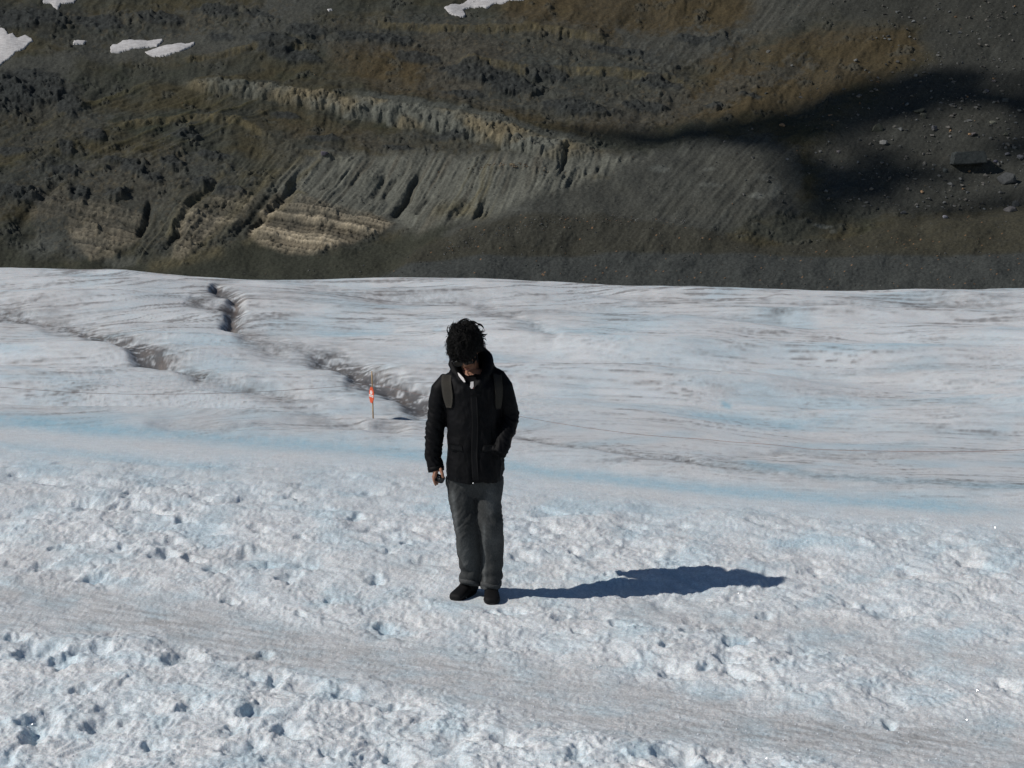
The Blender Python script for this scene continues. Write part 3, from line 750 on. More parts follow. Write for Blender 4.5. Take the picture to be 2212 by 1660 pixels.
MNC = 1300
mpy = np.concatenate([np.linspace(735, 668, 8), np.arange(662, -62, -1.75), np.linspace(-75, -420, 40)])
mux = np.concatenate([-430 - np.linspace(1, 0.02, 60)**1.8 * 3800, np.linspace(-425, 2640, MNC - 120), 2645 + np.linspace(0.02, 1, 60)**1.8 * 3800])
MY = np.repeat(mount_y(mpy)[:, None], MNC, 1)
MPX = np.repeat(mux[None, :], len(mpy), 0); MPY = np.repeat(mpy[:, None], MNC, 1)
MX = (MPX - CX) / F * MY
MZ = CZ + MZ0 + MK * (MY - MY0)
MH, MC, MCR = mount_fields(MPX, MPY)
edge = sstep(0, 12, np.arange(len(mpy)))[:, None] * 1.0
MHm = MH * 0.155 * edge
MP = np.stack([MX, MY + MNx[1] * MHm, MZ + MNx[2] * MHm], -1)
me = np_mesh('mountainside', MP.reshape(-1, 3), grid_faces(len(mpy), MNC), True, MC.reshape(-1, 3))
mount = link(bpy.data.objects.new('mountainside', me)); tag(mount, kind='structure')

def mount_pt(px, py, lift=0.0):
    i = int(np.argmin(np.abs(mpy - py))); j = int(np.argmin(np.abs(mux - px)))
    p = MP[i, j]
    return Vector((p[0], p[1] + MNx[1] * lift, p[2] + MNx[2] * lift))

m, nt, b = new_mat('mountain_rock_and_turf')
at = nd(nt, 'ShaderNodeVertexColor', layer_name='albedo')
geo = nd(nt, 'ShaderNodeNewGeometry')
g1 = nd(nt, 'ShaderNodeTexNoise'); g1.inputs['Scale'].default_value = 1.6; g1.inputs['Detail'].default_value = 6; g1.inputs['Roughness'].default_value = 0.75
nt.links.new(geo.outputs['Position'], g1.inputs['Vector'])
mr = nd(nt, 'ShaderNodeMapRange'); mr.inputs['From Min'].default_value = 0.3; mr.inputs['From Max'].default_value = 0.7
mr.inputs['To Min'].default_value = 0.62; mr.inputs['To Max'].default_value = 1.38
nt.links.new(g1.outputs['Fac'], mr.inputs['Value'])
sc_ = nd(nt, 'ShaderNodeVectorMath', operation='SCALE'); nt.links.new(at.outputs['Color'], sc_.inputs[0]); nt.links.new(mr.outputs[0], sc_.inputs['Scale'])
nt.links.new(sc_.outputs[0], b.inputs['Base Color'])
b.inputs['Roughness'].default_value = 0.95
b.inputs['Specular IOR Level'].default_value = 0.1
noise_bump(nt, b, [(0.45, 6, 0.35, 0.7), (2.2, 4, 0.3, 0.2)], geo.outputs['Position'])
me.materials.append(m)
rock_mat = m
# ================================================================== CLOUD out of view, added and shaped to shade part of the slope
def lumpy_ball(r, seed, sub=3, amp=0.35, freq=1.6, squash=(1, 1, 1), plates=False):
    bm = bmesh.new()
    bmesh.ops.create_icosphere(bm, subdivisions=sub, radius=1.0)
    P = np.array([v.co[:] for v in bm.verts])
    n = fbm(P[:, 0] * freq + seed * 3.1 + P[:, 2] * 1.7, P[:, 1] * freq - seed * 1.7 + P[:, 2] * 2.3, 3, 400 + seed % 50)
    P = P * (1 + amp * n)[:, None] * np.array(squash) * r
    F_ = np.array([[v.index for v in f.verts] for f in bm.faces])
    bm.free()
    return P, F_

CLOUD_DIST = 1250.0
cl = [  # shadow blobs on the slope: column, row, half width px, half height px, rotation
    (1230, 297, 90, 8, 4), (1350, 300, 90, 13, -2), (1470, 296, 90, 20, -6), (1580, 288, 90, 29, -12), (1680, 268, 90, 36, -18), (1770, 240, 100, 40, -22),
    (1860, 218, 100, 40, -24), (1960, 192, 90, 34, -18), (2070, 178, 90, 26, -6), (1690, 304, 100, 28, -8), (1800, 288, 80, 26, -10), (1880, 262, 60, 20, -10),
    (1840, 372, 130, 22, -6), (1770, 405, 75, 34, -10), (1810, 440, 95, 36, -20), (1900, 405, 100, 26, -14), (1745, 462, 50, 26, 0), (1990, 378, 100, 15, -6),
    (1960, 235, 90, 26, -14), (2060, 215, 90, 20, -6), (2230, 235, 70, 30, 0), (1900, 330, 60, 14, 0), (1700, 345, 40, 20, 0),
    (2070, 455, 120, 11, -6), (2180, 444, 100, 13, -2), (2185, 325, 70, 18, 0), (2260, 190, 70, 34, 0), (2250, 300, 60, 36, 0), (2150, 215, 90, 16, 6)]
VV = []; FF = []; off = 0
R_ = SUN.to_track_quat('Z', 'Y').to_matrix()
for k, (a, b_, hw, hh, rot) in enumerate(cl):
    c = mount_pt(a, b_)
    ex = mount_pt(a + hw * math.cos(math.radians(rot)), b_ + hw * math.sin(math.radians(rot))) - c
    ey = mount_pt(a - hh * math.sin(math.radians(rot)), b_ + hh * math.cos(math.radians(rot))) - c
    # drop the part of both axes along the sun, keep a third axis along it for the thickness
    ex = ex - SUN * ex.dot(SUN); ey = ey - SUN * ey.dot(SUN)
    P, F_ = lumpy_ball(1.0, k + 3, 3, 0.55, 1.4)
    ez = SUN * (8 + 6 * random.random())
    Q = P[:, :1] * np.array(ex) + P[:, 1:2] * np.array(ey) + P[:, 2:3] * np.array(ez) + np.array(c + SUN * CLOUD_DIST)
    VV.append(Q); FF.append(F_ + off); off += len(Q)
me = np_mesh('shade_cloud', np.concatenate(VV), np.concatenate(FF))
cm, nt, b = new_mat('cloud_white')
b.inputs['Base Color'].default_value = (0.8, 0.8, 0.8, 1); b.inputs['Roughness'].default_value = 1.0
me.materials.append(cm)
shade_cloud = link(bpy.data.objects.new('shade_cloud', me)); tag(shade_cloud, kind='structure')

# ================================================================== ROCKS on the slope
def rock_geo(seed, flat=0.7, n=9):
    """angular boulder: convex hull of a few points on a squashed ball, bevelled a little"""
    r = random.Random(seed)
    bm = bmesh.new()
    for _ in range(n):
        v = Vector((r.gauss(0, 1), r.gauss(0, 1), r.gauss(0, 1))).normalized() * r.uniform(0.8, 1.1)
        bm.verts.new((v.x, v.y * 0.8, v.z * flat))
    bmesh.ops.convex_hull(bm, input=bm.verts[:])
    for v in [v for v in bm.verts if not v.link_faces]: bm.verts.remove(v)
    bmesh.ops.triangulate(bm, faces=bm.faces[:])
    bm.verts.index_update()
    P = np.array([v.co[:] for v in bm.verts]); F_ = np.array([[v.index for v in f.verts] for f in bm.faces])
    bm.free()
    return P, F_

shapes = [rock_geo(50 + k, flat=random.uniform(0.55, 0.9), n=random.choice((8, 10, 12))) for k in range(14)]
VV = []; FF = []; CC = []; off = 0
rr = random.Random(77)
def add_stone(px_, py_, size_px, colr, lift=0.15):
    global off
    P, F_ = shapes[rr.randrange(len(shapes))]
    c = mount_pt(px_, py_)
    s = size_px * 0.155
    a = rr.uniform(0, 6.283); ca, sa = math.cos(a), math.sin(a)
    R = np.array([[ca, -sa, 0], [sa, ca, 0], [0, 0, 1]])
    Q = (P * s * np.array([1, 1, 0.9])) @ R.T + np.array(c) + np.array(MNx) * s * lift
    VV.append(Q); FF.append(F_ + off); off += len(Q)
    CC.append(np.tile(np.array(colr), (len(Q), 1)))
def stone_col(warm=0.1, bright=1.0):
    g = rr.uniform(0.055, 0.13) * bright
    if rr.random() < warm: return (g * 1.9, g * 1.25, g * 0.75)
    t = rr.uniform(-0.06, 0.06)
    return (g * (1 + t), g, g * (0.95 - t))
# scattered over the right hand boulder field
for _ in range(9000):
    x_ = rr.uniform(1560, 2700); y_ = rr.uniform(-20, 455)
    dens = 1 / (1 + math.exp(-(x_ - 1880 + (y_ - 200) * 0.25) / 90))
    dens *= 0.5 + 0.9 * max(0, perlin(np.array([x_ / 90]), np.array([y_ / 60]), 7)[0] + 0.25)
    if rr.random() > dens: continue
    add_stone(x_, y_, 0.9 + 6.5 * rr.random()**5, stone_col(0.04, 1.1))
# moraine with brown specks
for _ in range(3000):
    x_ = rr.uniform(-200, 2600); y_ = rr.uniform(470, 640)
    top = np.interp(x_, [-200, 500, 900, 1100, 1300, 1700, 1950, 2212], [600, 590, 545, 500, 486, 530, 480, 455])
    if y_ < top: continue
    add_stone(x_, y_, 0.7 + 1.8 * rr.random()**5, stone_col(0.16, 0.95))
# edge of the moraine: row of stones
for _ in range(420):
    x_ = rr.uniform(960, 1480); y_ = np.interp(x_, [960, 1060, 1180, 1300, 1480], [566, 545, 516, 503, 500]) + rr.gauss(0, 7)
    add_stone(x_, y_, 0.8 + 1.6 * rr.random()**3, stone_col(0.2, 1.3))
# rubble below the cliffs and in the crags
for _ in range(3800):
    x_ = rr.uniform(-100, 1800); y_ = rr.uniform(10, 470)
    if perlin(np.array([x_ / 120]), np.array([y_ / 50]), 9)[0] + rr.uniform(-.3, .3) < 0.1: continue
    add_stone(x_, y_, 0.7 + 1.9 * rr.random()**4, stone_col(0.08, 0.9))
for _ in range(60):
    x_ = rr.gauss(1110, 40); y_ = 388 + 0.12 * (x_ - 1110) + rr.gauss(0, 4)
    add_stone(x_, y_, 1.2 + 2.2 * rr.random(), (0.15, 0.12, 0.085))
me = np_mesh('scree_stones', np.concatenate(VV), np.concatenate(FF), False, np.concatenate(CC))
me.materials.append(rock_mat)
o = link(bpy.data.objects.new('scree_stones', me)); tag(o, kind='stuff', label='grey and rust coloured stones strewn over the mountainside', cat='stones')

# boulders one can tell apart
def boulder(px_, py_, w, h, colr, label, seed, tiltz=0.0, lift=0.35, n=14):
    r = random.Random(seed)
    bm = bmesh.new()
    for _ in range(n):
        v = Vector((r.gauss(0, 1), r.gauss(0, 1), r.gauss(0, 1))).normalized()
        m_ = max(abs(v.x), abs(v.y), abs(v.z)); v = v * (0.55 + 0.45 / m_ * 0.8)
        bm.verts.new(v)
    bmesh.ops.convex_hull(bm, input=bm.verts[:])
    for v in [v for v in bm.verts if not v.link_faces]: bm.verts.remove(v)
    for v in bm.verts:
        v.co = Vector((v.co.x * w / 2, v.co.y * max(w, h) * 0.32, v.co.z * h / 2)) * 0.155
    bmesh.ops.bevel(bm, geom=bm.edges[:], offset=0.05 * min(w, h) * 0.155, segments=2, affect='EDGES', profile=0.6)
    bmesh.ops.rotate(bm, verts=bm.verts, cent=(0, 0, 0), matrix=Matrix.Rotation(math.radians(tiltz), 3, 'Y'))
    me = bpy.data.meshes.new('boulder'); bm.to_mesh(me); bm.free()
    a = me.color_attributes.new('albedo', 'FLOAT_COLOR', 'POINT')
    for d in a.data: d.color = (*colr, 1)
    me.materials.append(rock_mat)
    o = bpy.data.objects.new('boulder', me)
    o.location = mount_pt(px_, py_, lift * h * 0.155 * 0.5)
    link(o)
    tag(o, label, 'boulder', 'boulders lying on the dark scree slope')
    return o
G1 = (0.085, 0.088, 0.088); G2 = (0.13, 0.13, 0.125); G3 = (0.075, 0.078, 0.062); OR = (0.15, 0.11, 0.07); PU = (0.085, 0.085, 0.11)
o = boulder(2088, 356, 70, 30, (0.050, 0.056, 0.055), 'large dark flat-topped slab boulder casting a black shadow below it', 1, -4, 1.1, 26)
bm = bmesh.new(); bmesh.ops.create_cube(bm, size=1.0)
bmesh.ops.subdivide_edges(bm, edges=bm.edges[:], cuts=3, use_grid_fill=True)
r = random.Random(12)
for v in bm.verts: v.co = Vector((v.co.x * 66 * (1 - 0.12 * v.co.z) + r.uniform(-1, 1), v.co.y * 30, v.co.z * 25 + v.co.x * 3 + r.uniform(-1, 1))) * 0.155
bmesh.ops.bevel(bm, geom=[e for e in bm.edges if e.calc_face_angle(0) > 0.9], offset=0.25, segments=2, affect='EDGES')
bm.to_mesh(o.data); bm.free()
a = o.data.color_attributes.get('albedo') or o.data.color_attributes.new('albedo', 'FLOAT_COLOR', 'POINT')
for d in a.data: d.color = (0.050, 0.056, 0.055, 1)
boulder(2042, 368, 12, 16, (0.062, 0.07, 0.068), 'small dark upright rock touching the left end of the large flat slab', 2)
boulder(2172, 392, 50, 34, (0.065, 0.068, 0.068), 'broad rounded dark boulder right of and below the large flat slab', 3, 10)
boulder(2190, 452, 22, 18, (0.055, 0.058, 0.058), 'dark lump of rock below the broad rounded boulder near the right edge', 4, -30)
boulder(1897, 279, 26, 26, G3, 'olive grey pointed boulder above the pale block in the scree', 5, 20)
boulder(1910, 311, 22, 13, (0.20, 0.20, 0.19), 'palest grey block on the dark scree below the olive boulder', 6, 8)
boulder(1985, 240, 30, 14, G3, 'olive grey flat stone lying high on the dark scree', 7, -8)
boulder(1992, 256, 18, 18, (0.07, 0.072, 0.06), 'olive stone standing just under the flat olive stone', 8, 24)
boulder(2018, 280, 17, 16, (0.09, 0.092, 0.10), 'bluish grey boulder in the middle of the scree', 9, 5)
boulder(2144, 270, 17, 10, (0.15, 0.15, 0.12), 'pale yellowish stone high at the right of the scree', 10, 5)
boulder(2100, 296, 22, 9, (0.11, 0.10, 0.10), 'long pinkish grey stone leaning up to the right', 11, -28)
boulder(2172, 293, 12, 12, G3, 'round olive stone right of the long pinkish stone', 12)
boulder(2174, 339, 12, 11, (0.13, 0.13, 0.14), 'small pale round stone above the broad dark boulder', 13)
boulder(2202, 344, 18, 13, (0.12, 0.12, 0.13), 'pale boulder cut by the right edge of the photo', 14, 8)
boulder(2152, 350, 13, 9, PU, 'bluish stone between the slab and the pale round stone', 15)
boulder(1810, 330, 10, 8, (0.20, 0.18, 0.18), 'tiny pinkish white stone on the brown patch of turf', 16)
boulder(2040, 482, 15, 9, (0.19, 0.19, 0.21), 'small white boulder on the crest of the moraine', 17)
boulder(2180, 466, 32, 15, (0.125, 0.12, 0.12), 'grey boulder on the moraine crest near the right edge', 18, -8)
boulder(2170, 222, 18, 15, (0.055, 0.062, 0.064), 'dark blunt boulder in the upper right of the scree', 19)
boulder(2130, 200, 12, 9, (0.10, 0.10, 0.12), 'bluish stone near the shaded band at the upper right', 20)
boulder(2145, 183, 14, 8, (0.11, 0.10, 0.10), 'pinkish stone above the bluish one at the upper right', 21, -20)
boulder(1950, 460, 14, 10, (0.07, 0.072, 0.075), 'dark stone in the shaded hollow above the moraine', 22)
boulder(1106, 386, 11, 9, (0.21, 0.17, 0.11), 'round tan stone at the left end of the rubble row on the gullied face', 24)
boulder(700, 340, 20, 12, (0.12, 0.11, 0.13), 'pinkish grey rock pile piece at the top left of the gullied face', 25)

# ------------------------------------------------------------------ snow patches
snow_mat, nt, b = new_mat('old_snow')
tc = nd(nt, 'ShaderNodeNewGeometry')
n = nd(nt, 'ShaderNodeTexNoise'); n.inputs['Scale'].default_value = 0.9; n.inputs['Detail'].default_value = 5
mp_ = nd(nt, 'ShaderNodeVectorMath', operation='MULTIPLY'); mp_.inputs[1].default_value = (0.5, 1, 3)
nt.links.new(tc.outputs['Position'], mp_.inputs[0]); nt.links.new(mp_.outputs[0], n.inputs['Vector'])
cr = nd(nt, 'ShaderNodeValToRGB'); cr.color_ramp.elements[0].position = 0.3; cr.color_ramp.elements[0].color = (0.38, 0.365, 0.36, 1)
cr.color_ramp.elements[1].position = 0.7; cr.color_ramp.elements[1].color = (0.55, 0.545, 0.54, 1)
nt.links.new(n.outputs['Fac'], cr.inputs['Fac']); nt.links.new(cr.outputs[0], b.inputs['Base Color'])
b.inputs['Roughness'].default_value = 0.8
noise_bump(nt, b, [(1.5, 4, 0.4, 0.3)], tc.outputs['Position'])
def snow_patch(poly, label, sd):
    xs = [p[0] for p in poly]; ys = [p[1] for p in poly]
    x0, x1, y0, y1 = min(xs) - 14, max(xs) + 14, min(ys) - 10, max(ys) + 10
    ax = np.arange(x0, x1, 1.3); ay = np.arange(y0, y1, 1.0)
    AX, AY = np.meshgrid(ax, ay)
    sd_ = poly_sd(AX + 5 * fbm(AX / 22, AY / 12, 3, sd), AY + 4 * fbm(AX / 22, AY / 12, 3, sd + 1), poly)
    th = np.where(sd_ > 0, np.minimum(0.5, 0.12 * np.sqrt(np.maximum(sd_, 0))), -0.6 + 0 * sd_)
    # rest on a smoothed copy of the slope
    I = np.clip(np.interp(-AY, -mpy, np.arange(len(mpy))), 0, len(mpy) - 1).astype(int); J = np.clip(np.interp(AX, mux, np.arange(MNC)).round().astype(int), 0, MNC - 1)
    hgt_ = MHs[I, J] + 0.30 + th
    bx = (AX - CX) / F * mount_y(AY); by = mount_y(AY); bz = CZ + MZ0 + MK * (by - MY0)
    V = np.stack([bx, by + MNx[1] * hgt_, bz + MNx[2] * hgt_], -1).reshape(-1, 3)
    Q = grid_faces(len(ay), len(ax))
    keep = (sd_.reshape(-1) > -1.5)
    Q = Q[keep[Q].all(1)]
    used = np.unique(Q); mp = -np.ones(len(V), int); mp[used] = np.arange(len(used))
    me = np_mesh('snow_patch', V[used], mp[Q])
    me.materials.append(snow_mat)
    o = link(bpy.data.objects.new('snow_patch', me))
    tag(o, label, 'snow patch', 'old snow patches high on the mountainside')
# local maximum / smooth of the relief so that patches cover it
def _blur(A, k):
    ker = np.ones(k) / k
    A = np.apply_along_axis(lambda v: np.convolve(np.pad(v, k // 2, mode='edge'), ker, 'valid'), 0, A)
    return np.apply_along_axis(lambda v: np.convolve(np.pad(v, k // 2, mode='edge'), ker, 'valid'), 1, A)
MHs = _blur(MHm, 9)
snow_patch([(237, 104), (243, 96), (262, 90), (300, 88), (350, 84), (352, 90), (338, 101), (290, 106), (250, 113), (240, 112)], 'long snow patch, upper left one of the overlapping pair on grey scree', 501)
snow_patch([(313, 114), (340, 105), (380, 100), (420, 95), (422, 101), (398, 114), (360, 123), (330, 124)], 'long snow patch, lower right one of the overlapping pair on grey scree', 503)
snow_patch([(158, 104), (160, 93), (176, 90), (190, 92), (180, 99)], 'small snow patch on scree left of the long pair', 505)
snow_patch([(-120, 60), (0, 64), (12, 70), (18, 84), (30, 80), (38, 90), (55, 84), (74, 96), (60, 108), (30, 128), (0, 148), (-120, 200)], 'big steep snow field cut by the left edge below dark crags', 507)
snow_patch([(85, -30), (175, -30), (160, 6), (132, 10), (126, 24), (118, 22), (112, 10), (92, 8)], 'snow patch at the top left corner with a drip running down', 509)
snow_patch([(960, 20), (975, 12), (1000, 8), (1020, -5), (1140, -20), (1136, 2), (1070, 10), (1050, 17), (1018, 14), (1000, 20), (1004, 30), (1000, 38), (978, 35), (968, 30)], 'curved snow patch at the top centre of the slope', 511)
snow_patch([(708, 30), (716, 26), (718, 30), (710, 34)], 'speck of snow alone on the upper scree', 513)
# ================================================================== PERSON
PY0 = 8.92
PBX = (1028 - CX) / F * PY0
def W(px_, py_, dy=0.0):
    """point of the figure measured in the plane it stands in; dy = towards (-) or away from the viewer"""
    y = PY0
    return np.array([(px_ - CX) / F * y, y + dy, CZ - (py_ - HY) / F * y])
PXM = PY0 / F
ROOT = np.array([PBX, PY0, 0.0])

def ring(c, a, b, n=20, p=2.0):
    t = np.linspace(0, 2 * np.pi, n, endpoint=False)
    ct, st_ = np.cos(t), np.sin(t)
    e = 2.0 / p
    u = np.sign(ct) * np.abs(ct)**e; v = np.sign(st_) * np.abs(st_)**e
    return np.array(c)[None] + u[:, None] * np.array(a)[None] + v[:, None] * np.array(b)[None]

def loft(rings_, cap=True):
    n = len(rings_[0]); m = len(rings_)
    V = np.concatenate(rings_); Fq = []
    for i in range(m - 1):
        for j in range(n):
            k = (j + 1) % n
            Fq.append((i * n + j, i * n + k, (i + 1) * n + k, (i + 1) * n + j))
    F3 = []
    if cap:
        V = np.concatenate([V, rings_[0].mean(0)[None], rings_[-1].mean(0)[None]])
        a, b_ = m * n, m * n + 1
        for j in range(n):
            k = (j + 1) % n
            F3.append((a, k, j)); F3.append((b_, (m - 1) * n + j, (m - 1) * n + k))
    return V, [tuple(f) for f in Fq] + F3

def tube(pts, radii, n=12, flat=None):
    """tube along points; radii = number or (side, depth) pairs; flat keeps the first axis in that direction"""
    pts = [np.array(p, float) for p in pts]; R = []
    for i, p in enumerate(pts):
        d = pts[min(i + 1, len(pts) - 1)] - pts[max(i - 1, 0)]; d /= np.linalg.norm(d) + 1e-9
        ref = np.array(flat if flat is not None else (0.0, 1.0, 0.0))
        a = ref - d * ref.dot(d)
        if np.linalg.norm(a) < 0.1: a = np.array((1.0, 0, 0)) - d * d[0]
        a /= np.linalg.norm(a); b_ = np.cross(d, a)
        r = radii[i] if hasattr(radii, '__len__') else radii
        ra, rb = r if hasattr(r, '__len__') else (r, r)
        R.append(ring(p, a * ra, b_ * rb, n))
    return loft(R)

def ball(c, r, R=None, sub=3):
    bm = bmesh.new(); bmesh.ops.create_icosphere(bm, subdivisions=sub, radius=1.0)
    V = np.array([v.co[:] for v in bm.verts]) * np.array(r)
    F_ = [tuple(v.index for v in f.verts) for f in bm.faces]; bm.free()
    if R is not None: V = V @ np.array(R).T
    return V + np.array(c), F_

def merge(parts):
    VV = []; FF = []; off = 0
    for V, F_ in parts:
        VV.append(np.asarray(V)); FF += [tuple(i + off for i in f) for f in F_]; off += len(V)
    return np.concatenate(VV), FF

def py_mesh(name, V, Fl, mat=None, parent=None, smooth=True, root=ROOT):
    me = bpy.data.meshes.new(name)
    me.from_pydata([tuple(v) for v in (np.asarray(V) - root)], [], Fl)
    me.polygons.foreach_set('use_smooth', [smooth] * len(me.polygons)); me.update()
    if mat: me.materials.append(mat)
    return link(bpy.data.objects.new(name, me), parent)

def remeshed(parts, voxel, smooth_it=4):
    """fuse overlapping closed shapes into one skin; returns vertices, quads (world coordinates)"""
    V, Fl = merge(parts)
    me = bpy.data.meshes.new('tmp'); me.from_pydata([tuple(v) for v in V], [], Fl); me.update()
    bm = bmesh.new(); bm.from_mesh(me); bmesh.ops.recalc_face_normals(bm, faces=bm.faces); bm.to_mesh(me); bm.free()
    o = bpy.data.objects.new('tmp', me); col.objects.link(o)
    r = o.modifiers.new('r', 'REMESH'); r.mode = 'VOXEL'; r.voxel_size = voxel
    if smooth_it:
        s = o.modifiers.new('s', 'SMOOTH'); s.factor = 0.5; s.iterations = smooth_it
    dg = bpy.context.evaluated_depsgraph_get(); dg.update()
    ev = o.evaluated_get(dg).to_mesh()
    n = len(ev.vertices); co = np.empty(n * 3, dtype=np.float32); ev.vertices.foreach_get('co', co)
    no = np.empty(n * 3, dtype=np.float32); ev.vertices.foreach_get('normal', no)
    Q = [tuple(p.vertices) for p in ev.polygons]
    o.evaluated_get(dg).to_mesh_clear()
    bpy.data.objects.remove(o); bpy.data.meshes.remove(me)
    return co.reshape(-1, 3).astype(float), no.reshape(-1, 3).astype(float), Q

# ---- materials
skin = simple_mat('skin', (0.30, 0.145, 0.088), 0.55, 0.10, 60, 0.15, 0.001)
jacket_m = simple_mat('jacket_black_nylon', (0.0022, 0.0022, 0.0030), 0.65, 0.4, 14, 0.3, 0.004, spec=0.13)
placket_m = simple_mat('jacket_placket', (0.0025, 0.0025, 0.0032), 0.6, 0.2, 30, spec=0.16)
hair_m = simple_mat('hair_black', (0.0035, 0.003, 0.0026), 0.6, 0.3, 60, spec=0.18)
shoe_m = simple_mat('shoe_black', (0.005, 0.005, 0.0055), 0.7, 0.2, 40, 0.3, 0.002, spec=0.2)
sole_m = simple_mat('sole_dark_rubber', (0.012, 0.012, 0.013), 0.8, 0.2, 40)
strap_m = simple_mat('strap_olive_webbing', (0.020, 0.017, 0.012), 0.9, 0.2, 200, 0.4, 0.002)
bag_m = simple_mat('bag_dark', (0.03, 0.028, 0.024), 0.85, 0.2, 50, 0.4, 0.003)
shirt_m = simple_mat('shirt_white', (0.72, 0.68, 0.66), 0.8, 0.05, 40)
under_m = simple_mat('knit_dark', (0.022, 0.022, 0.032), 0.9, 0.2, 90)
glass_m = simple_mat('lens_dark', (0.016, 0.012, 0.008), 0.35, 0.1, 20, spec=0.25)
frame_m = simple_mat('frame_black', (0.006, 0.006, 0.006), 0.3, 0.1, 20)
metal_m = simple_mat('metal_bright', (0.8, 0.8, 0.8), 0.25, 0.05, 20, metallic=1.0)
red_m = simple_mat('red_enamel', (0.55, 0.06, 0.08), 0.3, 0.05, 20)
lip_m = simple_mat('lips', (0.22, 0.075, 0.055), 0.5, 0.05, 60)

# faded black denim: thigh and shin rubbed paler, fine twill
denim_m, nt, b = new_mat('denim_washed_black')
at = nd(nt, 'ShaderNodeVertexColor', layer_name='albedo')
tc = nd(nt, 'ShaderNodeTexCoord')
n1 = nd(nt, 'ShaderNodeTexNoise'); n1.inputs['Scale'].default_value = 220; n1.inputs['Detail'].default_value = 3
mp1 = nd(nt, 'ShaderNodeVectorMath', operation='MULTIPLY'); mp1.inputs[1].default_value = (1, 1, 0.35)
nt.links.new(tc.outputs['Object'], mp1.inputs[0]); nt.links.new(mp1.outputs[0], n1.inputs['Vector'])
mr = nd(nt, 'ShaderNodeMapRange'); mr.inputs['From Min'].default_value = 0.3; mr.inputs['From Max'].default_value = 0.7; mr.inputs['To Min'].default_value = 0.72; mr.inputs['To Max'].default_value = 1.28
nt.links.new(n1.outputs['Fac'], mr.inputs['Value'])
sc_ = nd(nt, 'ShaderNodeVectorMath', operation='SCALE'); nt.links.new(at.outputs['Color'], sc_.inputs[0]); nt.links.new(mr.outputs[0], sc_.inputs['Scale'])
nt.links.new(sc_.outputs[0], b.inputs['Base Color']); b.inputs['Roughness'].default_value = 0.85; b.inputs['Specular IOR Level'].default_value = 0.2
noise_bump(nt, b, [(60, 3, 0.3, 0.003)], tc.outputs['Object'])

GZR = ice_z((1003 - CX) / F * 9.0, 9.0); GZL = ice_z((1061 - CX) / F * 8.9, 8.9)
person = empty('person', tuple(ROOT))
tag(person, 'person in black jacket and faded black jeans looking down, one hand in the pocket', 'person')

# ------------------------------------------------------------------ head frame
HC = W(1006, 757, -0.045)
pitch, yaw, roll = math.radians(35), math.radians(-18), math.radians(12)
HR = np.array(Matrix.Rotation(-roll, 3, 'Y') @ Matrix.Rotation(yaw, 3, 'Z') @ Matrix.Rotation(pitch, 3, 'X'))
def Hd(p): return HR @ np.array(p) + HC

def head_geo():
    bm = bmesh.new(); bmesh.ops.create_icosphere(bm, subdivisions=5, radius=1.0)
    D = np.array([v.co[:] for v in bm.verts]); F_ = [tuple(v.index for v in f.verts) for f in bm.faces]; bm.free()
    x, y, z = D.T
    V = D * np.array([0.074, 0.094, 0.112])
    V[:, 1] += 0.004
    low = sstep(0.05, -0.95, z)
    V[:, 0] *= 1 - 0.34 * low * (0.4 + 0.6 * sstep(0.3, -0.6, y))
    V[:, 1] = np.where(y > 0, V[:, 1] * (1 - 0.42 * low), V[:, 1] * (1 - 0.06 * low))
    X, Y, Z = V.T
    fr = sstep(-0.1, -0.6, y)
    def bump(cx, cz, sx_, sz_, a): return a * np.exp(-((X - cx) / sx_)**2 - ((Z - cz) / sz_)**2) * fr
    dy = np.zeros(len(V))
    dy -= bump(0, -0.026, 0.0095, 0.020, 0.021)              # nose
    dy -= bump(0, -0.037, 0.015, 0.009, 0.010)               # nostrils
    dy -= bump(0, 0.004, 0.008, 0.020, 0.007)                # bridge
    dy -= bump(0, 0.026, 0.045, 0.010, 0.005)                # brow
    for s in (-1, 1):
        dy += bump(s * 0.030, 0.006, 0.015, 0.010, 0.010)    # sockets
        dy -= bump(s * 0.030, 0.006, 0.009, 0.006, 0.004)    # lids over the eyes
        dy -= bump(s * 0.040, -0.025, 0.016, 0.015, 0.004)   # cheekbones
    dy -= bump(0, -0.058, 0.018, 0.0045, 0.006)              # upper lip
    dy -= bump(0, -0.069, 0.016, 0.0050, 0.007)              # lower lip
    dy += bump(0, -0.0635, 0.020, 0.0022, 0.004)             # mouth line
    dy += bump(0, -0.079, 0.018, 0.006, 0.003)
    dy -= bump(0, -0.096, 0.018, 0.012, 0.008)               # chin
    V[:, 1] += dy
    return (V @ HR.T) + HC, F_

